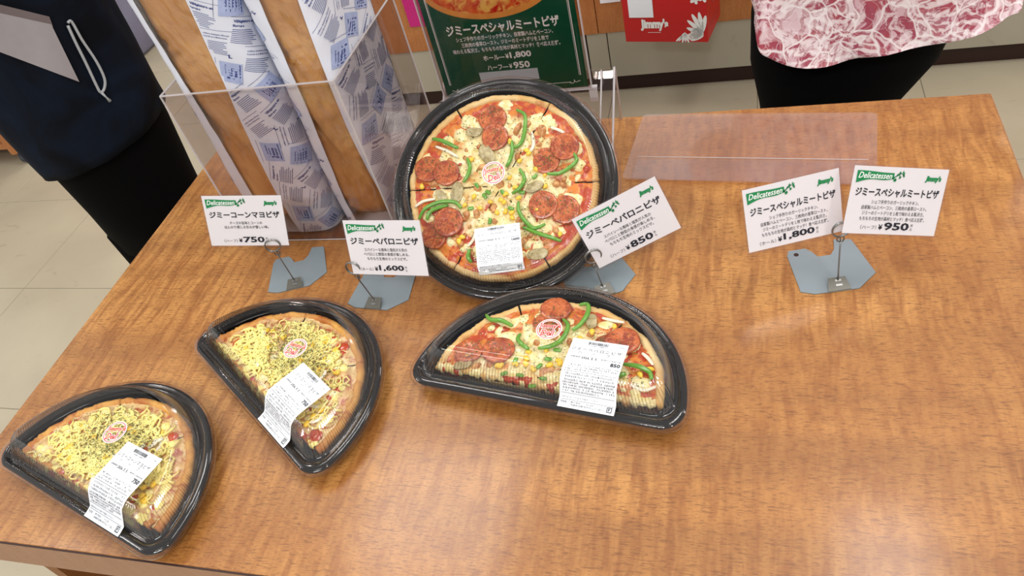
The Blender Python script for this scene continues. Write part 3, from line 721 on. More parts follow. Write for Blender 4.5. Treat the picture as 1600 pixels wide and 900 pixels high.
pepperoni_pizza(wp, False, MP, 71,
    peps=[(769, 184, .0185), (773, 214, .0175), (668, 263, .018), (697, 270, .0175), (853, 250, .0175), (882, 229, .0185), (848, 320, .0185), (883, 327, .0185), (677, 369, .0165), (700, 347, .0195)],
    strips=[[(807, 172), (820, 180), (821, 200), (817, 220), (807, 230), (797, 227)], [(800, 220), (801, 237), (797, 252), (791, 261)], [(675, 216), (692, 221), (716, 232)], [(730, 247), (735, 262), (731, 275), (724, 285)], [(897, 240), (901, 252), (887, 265), (872, 272), (855, 271)], [(812, 264), (820, 280), (812, 295), (800, 302)], [(654, 342), (665, 327), (687, 317), (710, 316), (721, 326)], [(667, 344), (675, 330), (700, 320)], [(810, 315), (811, 330), (820, 345), (835, 357), (852, 350)], [(817, 355), (840, 365), (862, 372), (877, 377)], [(734, 390), (732, 402), (737, 410)]],
    mush=[(740, 205, .010), (762, 240, .014), (712, 300, .013), (835, 292, .011), (840, 395, .012), (690, 305, .009)],
    corns=[(812, 251), (826, 240), (796, 277), (805, 292), (810, 309), (787, 316), (766, 315), (740, 307), (776, 332), (659, 291), (722, 370), (717, 377), (875, 366), (800, 340), (750, 325)],
    onions=[[(647, 322), (660, 314), (680, 310)], [(680, 228), (700, 236), (715, 245)], [(860, 198), (875, 203), (884, 210)], [(730, 385), (738, 375), (742, 362)], [(830, 205), (833, 225), (826, 240)]], blobs=170,
    bits=[(745, 290), (762, 300), (757, 306), (835, 275), (765, 345), (800, 360), (735, 325), (798, 325), (785, 300), (815, 300)])
# clear prop behind the tray
pr = thing('acrylic_prop', 'clear acrylic prop behind the leaning whole pizza', 'stand', M=Matrix.Translation(cb) @ Matrix.Rotation(YA, 4, 'Z'))
t35 = math.tan(TI)
sl = lambda d: (d - .0185 * math.sin(TI) * 0, d * t35)
pth = [(.066, .0012), (.066 + .004, .004)] + [(d, d * t35 - .0275) for d in (.076, .12, .17, .20)] + [(.207, .117), (.2085, .108), (.2095, .06), (.21, .0012)]
q = MB(); x0, x1 = -.045, .06
for a, b in zip(pth, pth[1:]):
    v = Vector((0, b[0] - a[0], b[1] - a[1])).normalized(); n_ = Vector((0, -v.z, v.y)) * -.002
    q.add([(x0, a[0], a[1]), (x1, a[0], a[1]), (x1, b[0], b[1]), (x0, b[0], b[1])], [(0, 1, 2, 3)])
q.obj('bent_sheet', M['acrylic'], pr)
MB().tube([(x1, a, b) for a, b in pth], .0012, 6).obj('sheet_edge', M['acrylic_edge'], pr)

# ------------------------------------------------------------------ clear easel and green poster
es = thing('acrylic_easel', 'clear bent acrylic easel holding up the green pizza poster', 'stand', (.457, -.007, H))
ew = .26; ep = [(-.127, .0015), (-.118, .0040), (-.014, .080), (-.008, .0885), (-.003, .0900), (0, .087), (.0, .0015)]
e = MB()
e.rings([[(0, a, b) for a, b in ep], [(ew, a, b) for a, b in ep]], False); e.obj('bent_sheet', M['acrylic'], es)
for xx in (0, ew): MB().tube([(xx, a, b) for a, b in ep], .0018, 8).obj('sheet_edge', M['acrylic_edge'], es, True)
MB().tube([(ew - .018, a - .004, b) for a, b in ep[1:-2]], .0014, 6).obj('bend_line', M['acrylic_edge'], es, True)
for xx in (ew - .028, .018):
    lg_ = MB(); lg_.bbox((xx - .006, -.036, .0775), (xx + .006, -.029, .0815), .001); lg_.box((xx - .006, -.036, .058), (xx + .006, -.0345, .0775))
    lg_.obj('hook', M['acrylic_edge'], es)

ps = thing('menu_poster', 'green pizza menu poster with white lettering in an upright clear sleeve', 'poster', (.470, -.042, .803))
MB().box((0, 0, 0), (.213, .0006, .301)).obj('poster_sheet', M['poster'], ps)
sv = MB(); sv.box((-.004, -.0022, -.0025), (.217, -.0012, .304)); sv.box((-.004, .0018, -.0025), (.217, .0028, .304)); sv.obj('sleeve', M['acrylic'], ps)
se = MB(); se.box((-.0052, -.0024, -.0045), (.2182, .003, -.0026)); se.box((-.0056, -.0024, -.0045), (-.004, .003, .304)); se.box((.217, -.0024, -.0045), (.2186, .003, .304)); se.obj('sleeve_edge', M['acrylic_edge'], ps)
pt = MB(); fy = lambda x, z: (x - .470, -.0006, z - .803)
B_ = .030
put_text(pt, 'ジミースペシャルミートピザ', .4975, .6585, .8975, .9135, fn=fy, bold=B_)
put_text(pt, 'シェフ手作りのガーリックチキン、自家製ハムとベーコン、', .508, .6475, .8885, .8955, fn=fy, bold=.015)
put_text(pt, '三枚肉の香草ロースト。ジミーのミートデリを１枚で', .514, .640, .8795, .8865, fn=fy, bold=.015)
put_text(pt, '味わえる贅沢さ。もちもちの生地が具材とマッチ！食べ応え抜群。', .499, .6545, .8705, .8775, fn=fy, bold=.015)
put_text(pt, 'ホール―', .5405, .572, .8565, .8645, fn=fy, bold=.02); put_text(pt, '¥', .5735, .5785, .857, .8645, fn=fy, bold=.02); put_text(pt, '1,800', .580, .611, .8555, .8665, fn=fy, bold=.03)
put_text(pt, 'ハーフ―', .543, .574, .841, .8485, fn=fy, bold=.02); put_text(pt, '¥', .5755, .580, .8415, .8485, fn=fy, bold=.02); put_text(pt, '950', .582, .606, .8405, .851, fn=fy, bold=.03)
pt.obj('lettering', M['whiteink'], ps)
bd = MB()
def bline(x0, z0, x1, z1): bd.add([fy(x0, z0), fy(x1, z0), fy(x1, z1), fy(x0, z1)], [(0, 1, 2, 3)])
for o_, wth in ((0, .0012), (.0022, .0005)):
    bline(.4785 + o_, .822, .4785 + o_ + wth, 1.09); bline(.6755 - o_ - wth, .822, .6755 - o_, 1.09)
bline(.494, .8115, .660, .8123)
for cx, sg in ((.484, 1), (.6695, -1)):
    pts = [Vector((cx + sg * (t * .0018 - .004) + sg * .0022 * math.cos(t * 1.6) * (t / 6), 0, .8128 + .0026 * math.sin(t * 1.6) * (t / 6))) for t in [i * .3 for i in range(26)]]
    for a, b in zip(pts, pts[1:]):
        d = (b - a).normalized() * .0004; n_ = Vector((-d.z, 0, d.x)); bd.add([fy(p.x, p.z) for p in (a - n_, b - n_, b + n_, a + n_)], [(0, 1, 2, 3)])
bd.obj('border', M['whiteink'], ps)
tp = MB(); tp.box((.0585, -.0009, .0185), (.1455, -.0002, .0355)); tp.obj('white_tape', plain('white_tape', 'BFCBD2', .4), ps, label='blank white tape strip under the prices')
pc = MB(); cx, cz, ra, rb_ = .569 - .47, .1655, .094, .051
pc.poly([(cx + ra * math.cos(t), -.0003, cz + rb_ * math.sin(t)) for t in [2 * PI * i / 60 for i in range(60)]]); pc.obj('pizza_picture', M['printcrust'], ps)
pc = MB(); pc.poly([(cx + ra * .93 * math.cos(t), -.0005, cz + .003 + rb_ * .9 * math.sin(t)) for t in [2 * PI * i / 60 for i in range(60)]]); pc.obj('pizza_picture', M['printpizza'], ps)

# ------------------------------------------------------------------ price cards and their wire holders
CW, CH = .104, .0693
def card(pos, rot, label, title, lines, kind, price, dx=0):
    root = thing('price_card', label, 'price card', M=frame(pos, R_(rot[0]), R_(rot[1]), R_(rot[2])), group='white price cards for the pizzas')
    MB().box((-CW / 2, -CH / 2, -.0002), (CW / 2, CH / 2, .0002)).obj('card', M['white'], root)
    sv = MB(); e = .0022; sv.add([(-CW / 2 - e, -CH / 2 - e, .0005), (CW / 2 + e, -CH / 2 - e, .0005), (CW / 2 + e, CH / 2 + e, .0005), (-CW / 2 - e, CH / 2 + e, .0005)], [(0, 1, 2, 3)])
    sv.obj('laminate', M['flange'], root)
    X = lambda u: -CW / 2 + u * CW
    Y = lambda v_: CH / 2 - v_ * CH
    fn = lambda x, y, dz=.0007: (x, y, dz)
    b = MB(); n = 16
    top = [(.035, .065)] + [(.035 + .39 * i / n, .065 + .02 * i / n - .004 * math.sin(i / n * 6.28)) for i in range(1, n + 1)]
    bot = [(.037 + .39 * i / n, .235 - .075 * i / n + .018 * math.sin(i / n * 6.28 + 2.6)) for i in range(n, -1, -1)]
    b.poly([fn(X(u), Y(v_)) for u, v_ in top + bot][::-1])
    rnd = random.Random(5)
    for k in range(16):
        u = .42 + rnd.random() * .11; v_ = .165 - (u - .42) * .8 + rnd.uniform(-.035, .05); a = rnd.random() * 6.28; l = .0022
        b.add([fn(X(u) + l * math.cos(a + t) * q_, Y(v_) + l * math.sin(a + t) * q_) for t, q_ in ((0, 1), (PI / 2, .4), (PI, 1), (3 * PI / 2, .4))], [(0, 1, 2, 3)])
    b.poly([fn(X(.40), Y(.165)), fn(X(.50), Y(.08)), fn(X(.505), Y(.086)), fn(X(.41), Y(.18))])
    lo = MB(); put_text(lo, "Jimmy's", X(.765), X(.935), Y(.205), Y(.10), fn=lambda x, y: fn(x, y), bold=.075, shear=.2); lo.obj('logo_lettering', M['green'], root)
    b.obj('green_banner', M['green'], root)
    t = MB(); put_text(t, 'Delicatessen', X(.052), X(.405), Y(.175), Y(.085), fn=lambda x, y: fn(x, y, .0009), bold=.012, shear=.3); t.obj('banner_lettering', M['whiteink'], root)
    k = MB(); tl_ = .025 if len(title) > 11 else .07
    put_text(k, title, X(.055 + dx), X(.945 + dx), Y(.44), Y(.31), fn=fn, bold=.028)
    y0 = .485 if len(lines) == 4 else (.50 if len(lines) == 3 else .505)
    lh = .083
    mx = max(len(s_) for s_ in lines)
    cwid = .70 / 22 if mx > 18 else (.60 / 16)
    for i, s_ in enumerate(lines):
        hw = len(s_) * cwid / 2; put_text(k, s_, X(.5 - hw), X(.5 + hw), Y(y0 + i * lh + .062), Y(y0 + i * lh), fn=fn, bold=.006)
    pw = .30 if ',' in price else .24
    put_text(k, '（' + kind + '）', X(.66 - pw - .24), X(.66 - pw - .07), Y(.93), Y(.865), fn=fn)
    put_text(k, '¥', X(.655 - pw - .045), X(.655 - pw), Y(.93), Y(.85), fn=fn, bold=.03)
    put_text(k, price, X(.67 - pw), X(.70), Y(.935), Y(.815), fn=fn, bold=.032)
    put_text(k, '税', X(.715), X(.74), Y(.875), Y(.83), fn=fn, res=1); put_text(k, '込', X(.715), X(.74), Y(.93), Y(.885), fn=fn, res=1)
    k.obj('lettering', M['ink'], root)
L2 = ['チーズの旨味とコーンの', 'ほんのり感じる甘みが優しい味。']
L3 = ['スパイシーな風味と塩気が人気の', 'ペパロニと野菜の食感が楽しめる、', 'もちもち生地のミックスピザ。']
L4 = ['シェフ手作りのガーリックチキン、', '自家製ハムとベーコン、三枚肉の香草ロースト。', 'ジミーのミートデリを１枚で味わえる贅沢さ。', 'もちもちの生地が具材とマッチ！食べ応え抜群。']
card((.274, -.334, .821), (68.7, 28.7, -16.9), 'white price card reading 750 yen, leftmost, before the bread box', 'ジミーコーンマヨピザ', L2, 'ハーフ', '750')
card((.485, -.377, .809), (67.1, -4.5, .1), 'white price card reading 1,600 yen at left edge of the whole pizza', 'ジミーペパロニピザ', L3, 'ホール', '1,600')
card((.766, -.329, .796), (63.9, -41.1, 58.3), 'slanted white price card reading 850 yen, right of the whole pizza', 'ジミーペパロニピザ', L3, 'ハーフ', '850')
card((.944, -.330, .809), (65.3, 7.7, 14.9), 'white price card reading 1,800 yen, left one of the right pair', 'ジミースペシャルミートピザ', L4, 'ホール', '1,800')
card((1.042, -.323, .812), (58.1, 38.4, -16.3), 'white price card reading 950 yen, rightmost on the table', 'ジミースペシャルミートピザ', L4, 'ハーフ', '950')

# base outline in metres: x to the right, y to the back, origin under the tab
OUT = [(-.040, .0), (-.026, -.006), (.020, -.0065), (.043, .013), (.034, .070), (.016, .074), (.012, .058), (.006, .050), (-.008, .050), (-.013, .060), (-.018, .066), (-.037, .066), (-.040, .058)]
def holder(px_front, deg, ring, hole, label, stem=None):
    p = PZ(*px_front); Mx = frame((p.x, p.y, H + .0003), 0, 0, R_(deg)); Mi = Mx.inverted()
    root = thing('wire_card_holder', label, 'card holder', M=Mx, group='wire card holders on galvanised plates')
    bp = MB(); bp.prism(OUT, 0, .0012); bp.obj('base_plate', M['steel'], root)
    if hole: MB().tube([(-.030, .058, .0011), (-.030, .058, .00135)], .0028, 14).obj('screw_hole', M['dark'], root)
    tb_ = MB(); tb_.prism([(-.0125, 0), (.0115, 0), (.0085, .0155), (-.0095, .0155)], 0, .001, Matrix.Translation((0, -.0062, .0012)) @ Matrix.Rotation(R_(22), 4, 'X')); tb_.obj('tab', M['tab'], root)
    sl_ = MB()
    for yy in (.005, .0105): sl_.box((-.003, yy, .001), (.0035, yy + .0022, .0015), Matrix.Translation((0, -.0062, .0012)) @ Matrix.Rotation(R_(22), 4, 'X'))
    sl_.obj('tab_slot', M['wire'], root)
    c_ = Mi @ Vector(ring); R1 = .0098
    f_ = Vector((0, .004, .006)); low = c_ + Vector((0, 0, -R1 - .0085)); pts = [f_, f_ * .7 + low * .3, f_ * .25 + low * .75]
    for i in range(15): t = -PI / 2 + 2 * PI * i / 14; pts.append(low + Vector((.0036 * math.cos(t), .0012 * i / 14, .0042 + .0042 * math.sin(t))))
    for i in range(44): t = -PI / 2 + 2 * PI * i / 22; pts.append(c_ + Vector((R1 * math.cos(t), .0016 + -.0028 * i / 44, R1 * math.sin(t))))
    MB().tube(pts, .00085, 8).obj('wire', M['wire'], root, True)
RG = {1: (.301, -.343, .785), 2: (.434, -.384, .782), 3: (.727, -.352, .767), 4: (.993, -.333, .784)}
holder((463, 447), 18, RG[1], False, 'wire card holder before the bread box, leftmost holder')
holder((586, 478), -4, RG[2], False, 'wire card holder at the lower left of the whole pizza')
holder((945, 458), 25, RG[3], False, 'wire card holder partly hidden beside the whole pizza container')
holder((1310, 449), 12, RG[4], True, 'wire card holder gripping the rightmost two cards')

# ------------------------------------------------------------------ clear sheet lying at the back of the table
A_, B2, C_2, D2 = PZ(1006, 183), PZ(1370, 181), PZ(1366, 290), PZ(1024, 289)
cs_ = thing('clear_plastic_tray', 'shallow clear plastic tray lying empty behind the right-hand price cards', 'tray', M=frame((A_.x, A_.y, H + .0005), 0, 0, math.atan2((B2 - A_).y, (B2 - A_).x)))
Mi = cs_.matrix_world.inverted(); B2, C_2, D2 = [Mi @ q_ for q_ in (B2, C_2, D2)]
wv_ = B2.x; dp = -(C_2.y + D2.y) / 2
def rrect(x0, y0, x1, y1, r, n=5):
    out = []
    for cx, cy, a in ((x1 - r, y1 - r, 0), (x0 + r, y1 - r, PI / 2), (x0 + r, y0 + r, PI), (x1 - r, y0 + r, 3 * PI / 2)):
        out += [(cx + r * math.cos(a + PI / 2 * i / n), cy + r * math.sin(a + PI / 2 * i / n)) for i in range(n + 1)]
    return out
MB().prism(rrect(0, -dp, wv_, 0, .008), .004, .0052).obj('sheet', M['milky'], cs_)
MB().prism(rrect(.012, -dp + .006, wv_ - .010, -dp + .048, .004), 0.0, .0036).obj('lip', M['milky'], cs_)
MB().tube([(.012, -dp + .0485, .0058), (wv_ - .01, -dp + .0485, .0058)], .0005, 6).obj('fold_line', M['acrylic_edge'], cs_)

# ------------------------------------------------------------------ bread box
BX0, BX1, BY0, BY1, BZ = .190, .4365, -.2625, -.045, .249
bb = thing('acrylic_bread_box', 'clear open-topped acrylic box holding two wrapped loaves', 'box', (BX0, BY0, H + .0003))
w1, d1 = BX1 - BX0, BY1 - BY0; th = .0022
def pane(a, b): MB().box(a, b).obj('acrylic_panel', M['acrylic'], bb)
pane((0, 0, 0), (w1, th, BZ)); pane((0, d1 - th, 0), (w1, d1, BZ)); pane((0, th, 0), (th, d1 - th, BZ)); pane((w1 - th, th, 0), (w1, d1 - th, BZ)); pane((th, th, 0), (w1 - th, d1 - th, .002))
for a, b in (((0, 0), (w1, 0)), ((w1, 0), (w1, d1)), ((w1, d1), (0, d1)), ((0, d1), (0, 0))):
    for zz in (0.001, BZ):
        MB().tube([(a[0], a[1], zz), (b[0], b[1], zz)], .0013 if zz > .1 else .0009, 6).obj('panel_edge', M['acrylic_edge'], bb)
for a in ((0, 0), (w1, 0), (w1, d1), (0, d1)): MB().tube([(a[0], a[1], 0), (a[0], a[1], BZ)], .0014, 6).obj('panel_edge', M['acrylic_edge'], bb)

BLK = ["Villégiature en", "Europe", "à vie choisissez un superbe", "au Marges le lac, ou", "meilleure destination d'Europe", "le paradis de la Méditerranée"]
def bread_bag(c0, c1, rx, ry, length, win, seed, label, blabel, tuck):
    c0, c1 = Vector(c0), Vector(c1); ax = (c1 - c0) / (c1.z - c0.z); rnd = random.Random(seed)
    X = Vector((1, 0, 0)); Yv = Vector((0, 1, 0))      # Yv to the back
    root = thing('bread_bag', label, 'bread bag', M=Matrix.Translation(c0))
    def S(phi, s, off=0.0):          # phi from the front (-y) round to the right (+x)
        e = 1 - .10 * math.exp(-s * 40) + .008 * (mnoise.noise(Vector((s * 9, seed, 0))) - .6) + .06 * max(0, s - .24) / .2
        wr_ = .0012 * mnoise.noise(Vector((phi * 2.2, s * 22, seed))) + .0007 * mnoise.noise(Vector((phi * 7, s * 40, seed + 2)))
        a, b = rx * e + off + wr_, ry * e + off + wr_
        cc, ss = math.sin(phi), math.cos(phi)
        sq = (abs(cc) ** 5 + abs(ss) ** 5) ** (-1 / 5)
        return X * (a * cc * sq) - Yv * (b * ss * sq) + ax * s
    def patch(p0, p1, off=0, n=None, m=70):
        n = n or max(8, int(abs(p1 - p0) * 20)); mb = MB()
        sh_ = lambda s_, p_: (.16 * math.cos(s_ * 7 + seed) + .10 * max(0, 1 - s_ / .16)) if abs(((p_ - win[1]) + PI) % (2 * PI) - PI) < 1e-6 else .07 * math.cos(s_ * 9 + seed * 2)
        mb.rings([[S((p0 + sh_(length * k / m, p0)) * (1 - i / n) + (p1 + sh_(length * k / m, p1)) * i / n, length * k / m, off) for i in range(n + 1)] for k in range(m + 1)], False); return mb
    p = patch(win[1], win[0] + 2 * PI, 0); 
    nb = 40; o = len(p.v); p.v += [tuple(S(2 * PI * i / nb, 0)) for i in range(nb)]; p.f.append(tuple(o + i for i in range(nb)))
    paper = p.obj('paper_wrap', plain_paper, root, True)
    fm = patch(win[0], win[1], .0004, 40, 150)
    fm.v = [tuple(Vector(q_) + Vector((0, -1, 0)) * (.0016 * abs(mnoise.noise(Vector((q_[0] * 70 + q_[2] * 25, 0, q_[2] * 16)))) + .0007 * mnoise.noise(Vector((q_[0] * 160, 3, q_[2] * 60))))) for q_ in fm.v]
    fm.obj('film_window', M['film'], root, True)
    # printing: text blocks and pictures on the paper
    dk = MB(); pl = MB(); rmean = (rx + ry) / 2 * 1.08
    uvs = lambda ph, s: S(ph, s, .0007)
    total = (win[0] + 2 * PI - win[1]) * rmean
    def inside(u, s): return .0015 + rmean * (.16 * math.cos(s * 7 + seed) + .10 * max(0, 1 - s / .16)) < u < total - .0015 + rmean * .07 * math.cos(s * 9 + seed * 2) and .001 < s < length - .004
    def flat(cx, cy, ang, x, y): return cx + x * math.cos(ang) - y * math.sin(ang), cy + x * math.sin(ang) + y * math.cos(ang)
    def emit(mb, vv, ff):
        ok = [inside(*q_) for q_ in vv]; idx = {}; out = []; fs = []
        for f in ff:
            if all(ok[i] for i in f):
                for i in f:
                    if i not in idx: idx[i] = len(out); out.append(uvs(win[1] + vv[i][0] / rmean, vv[i][1]))
                fs.append(tuple(idx[i] for i in f))
        mb.add(out, fs)
    def txt(cx, cy, ang, body, x0, x1, y0, y1, bold=0.0):
        v_, f_, (a, b, c__, d) = glyphs(body, bold, 0, 1)
        vv = [flat(cx, cy, ang, x0 + (q_[0] - a) * (x1 - x0) / (b - a), y0 + (q_[1] - c__) * (y1 - y0) / (d - c__)) for q_ in v_]
        emit(dk, vv, f_)
    def quad(mb, cx, cy, ang, x0, x1, y0, y1, n=4, m=3):
        vv = [flat(cx, cy, ang, x0 + (x1 - x0) * i / n, y0 + (y1 - y0) * j / m) for j in range(m + 1) for i in range(n + 1)]
        emit(mb, vv, [(j * (n + 1) + i, j * (n + 1) + i + 1, (j + 1) * (n + 1) + i + 1, (j + 1) * (n + 1) + i) for j in range(m) for i in range(n)])
    u0 = .018; k = 0
    while u0 < total - .005:
        s0 = rnd.uniform(.0, .02)
        while s0 < length:
            ang = rnd.choice((-.5, -.35, .55, .45, 1.2, 1.45)); kind = k % 3; k += 1
            if kind == 1:
                quad(pl, u0, s0, ang, -.015, .013, -.013, .013, 8, 8); quad(dk, u0, s0, ang, -.006, .006, -.008, .003); quad(dk, u0, s0, ang, -.01, -.007, -.008, .006, 1, 3); quad(dk, u0, s0, ang, -.004, .010, .005, .007, 3, 1); quad(dk, u0, s0, ang, -.012, .012, -.0112, -.0096, 5, 1)
                txt(u0, s0, ang, 'La Méditerranée', .014, .0, .015, .0175) if False else None
            else:
                txt(u0, s0, ang, BLK[0], -.014, .010, .0105, .0145, .04) if kind == 0 else txt(u0, s0, ang, BLK[4], -.014, .014, .011, .0135, .02)
                txt(u0, s0, ang, BLK[1], -.014, -.002, .006, .0092, .04) if kind == 0 else txt(u0, s0, ang, BLK[5], -.014, .012, .0075, .0098, .02)
                for q_ in range(8): 
                    yy = .003 - q_ * .0022; quad(dk, u0, s0, ang, -.014, rnd.uniform(.006, .014), yy, yy + .00065, 6, 1)
                if kind == 2: txt(u0, s0, ang, 'L', .012, .016, -.016, -.011, .04)
            quad(dk, u0 + .0, s0 + .0, ang, -.017, .017, .0175, .0179, 8, 1)
            s0 += rnd.uniform(.033, .040)
        u0 += .034
    dk.obj('printing', M['blueink'], paper, kind='stuff'); pl.obj('printed_picture', M['paleblue'], paper, kind='stuff')
    gr = MB()
    # the loaf
    lf = thing('bread_loaf', blabel, 'bread', M=Matrix.Translation(c0))
    rr = []; m = 90; n = 44
    for k in range(m + 1):
        s = .004 + (length - .012) * k / m; q_ = k / m; e = min(1, (1 - (1 - min(1, q_ * 9)) ** 2) * 1.0) ** .5 * (.99 + .01 * math.cos(q_ * 3)); e = max(e, .55)
        ring = []
        for i in range(n):
            ph = 2 * PI * i / n; lump = .0018 * mnoise.noise(Vector((math.cos(ph) * 1.4, math.sin(ph) * 1.4, s * 17 + seed))) + .0009 * mnoise.noise(Vector((math.cos(ph) * 5, math.sin(ph) * 5, s * 45)))
            slash = -.006 * max(0, 1 - abs(((s * 8 + .9 * ph + .15 * math.sin(ph * 3 + s * 30)) % 1) - .5) * 9)
            a, b = (rx - .0050) * e + lump + slash, (ry - .0050) * e + lump + slash
            cc, ss = math.sin(ph), math.cos(ph); sq = (abs(cc) ** 5 + abs(ss) ** 5) ** (-1 / 5)
            ring.append(X * (a * cc * sq) - Yv * (b * ss * sq) + ax * s)
        rr.append(ring)
    o_ = MB(); o_.rings(rr, True, True, True); tag(recalc(o_.obj('crust', M['bread'], lf, True)))
plain_paper = plain('newsprint_paper', 'DCE0EC', .5, vary=.03, scale=30)
bread_bag((.2675, -.184, H + .004), (.2675, -.178, H + .254), .0718, .071, .44, (R_(-31), R_(9)), 3, 'left bread bag of blue printed paper with a clear window', 'long brown loaf inside the left bag', 0)
bread_bag((.3890, -.170, H + .004), (.3890, -.162, H + .254), .0432, .084, .42, (R_(-20), R_(43)), 8, 'right bread bag of blue printed paper, nearest the whole pizza', 'long brown loaf inside the right bag', 0)

# ------------------------------------------------------------------ red paper bag hanging at the counter
rb0 = thing('red_paper_bag', 'red paper carrier bag with white leaf print hanging on the counter', 'bag', M=frame((.563, 1.06, .272), 0, 0, R_(-11)))
w_, d_, h_ = .236, .15, .30
bgm = MB(); bgm.box((0, 0, 0), (w_, d_, h_)); bgm.obj('bag_body', M['bagred'], rb0)
wl = MB(); f2 = lambda x, z: (x, -.0008, z)
put_text(wl, "Jimmy's", .048, .128, .034, .070, fn=f2, bold=.06)
for k in range(9): wl.poly([f2(.068 + .0042 * k, .0285), f2(.0708 + .0042 * k, .0285), f2(.0708 + .0042 * k, .0302), f2(.068 + .0042 * k, .0302)])
def ell(mb, cx, cz, a, b, ang, n=18): mb.poly([f2(cx + a * math.cos(t) * math.cos(ang) - b * math.sin(t) * math.sin(ang), cz + a * math.cos(t) * math.sin(ang) + b * math.sin(t) * math.cos(ang)) for t in [2 * PI * i / n for i in range(n)]])
for a_deg, l_ in ((78, .052), (98, .060), (118, .062), (138, .058), (158, .050), (180, .044), (202, .040)):
    a = R_(a_deg); ell(wl, .222 + l_ * .55 * math.cos(a) * .8, .018 + l_ * .62 * math.sin(a) + .004, l_ * .5, .0062, a)
ell(wl, .205, .026, .020, .015, .8)
for k in range(6): ell(wl, .158 + .005 * k, .012 + .003 * (k % 2), .015, .0032, .7 + .3 * k)
for cx, cz in ((.205, .125), (.228, .13), (.212, .152), (.18, .15)):
    for q_ in range(5): a = q_ * 2 * PI / 5; ell(wl, cx + .008 * math.cos(a), cz + .008 * math.sin(a), .007, .0045, a)
wl.obj('leaf_print', M['whiteink'], rb0, kind='stuff')
MB().box((.018, -.0022, .075), (.088, -.0009, .19)).obj('receipt', M['white'], rb0, label='white slip stapled on the red bag')
sd = MB()
put_text(sd, "Jimmy's", -.12, -.03, .03, .04, fn=lambda x, z: (w_ + .0008, -x, z), bold=.02); sd.box((w_ + .0004, .06, .085), (w_ + .0009, .085, .125)); sd.obj('side_print', plain('faded_print', 'C05058', .5), rb0)
hn = MB()
for yy in (.01, d_ - .01): hn.tube([(w_ / 2 + .05 * math.cos(t), yy, h_ + .12 * math.sin(t)) for t in [PI * i / 16 for i in range(17)]], .003, 8)
hn.obj('handle', M['whiteink'], rb0, True)
hk = MB(); hk.tube([(0, 0, 0), (0, -.16, .0), (0, -.17, .012)], .004, 8); hk = hk.obj('hook_rail', M['wire'], None, True); hk.location = (.70, 1.2145, .688); tag(hk, 'steel hook on the counter carrying the red bag', 'hook')

# ------------------------------------------------------------------ people
def ering(cx, cy, z, rx, ry, n=48, rot=0.0, zf=None, wob=0, seed=0):
    out = []
    for i in range(n):
        t = 2 * PI * i / n; x, y = rx * math.cos(t), ry * math.sin(t)
        k = 1 + wob * mnoise.noise(Vector((math.cos(t) * 3, math.sin(t) * 3, z * 6 + seed)))
        out.append((cx + (x * math.cos(rot) - y * math.sin(rot)) * k, cy + (x * math.sin(rot) + y * math.cos(rot)) * k, z + (zf(t) if zf else 0)))
    return out
def skin_body(root, verts, edges, radii, name='body'):
    me = bpy.data.meshes.new(name); me.from_pydata(verts, edges, []); o = bpy.data.objects.new(name, me); COL.objects.link(o)
    md = o.modifiers.new('skin', 'SKIN'); sv_ = me.skin_vertices[0].data
    for i, r in enumerate(radii): sv_[i].radius = r if isinstance(r, tuple) else (r, r); sv_[i].use_root = (i == 0)
    o.modifiers.new('sub', 'SUBSURF').levels = 2
    dg = bpy.context.evaluated_depsgraph_get(); m2 = bpy.data.meshes.new_from_object(o.evaluated_get(dg)); bpy.data.objects.remove(o)
    m2.materials.clear(); m2.materials.append(M['skin']); m2.polygons.foreach_set('use_smooth', [True] * len(m2.polygons))
    return mobj(name, m2, None, root)
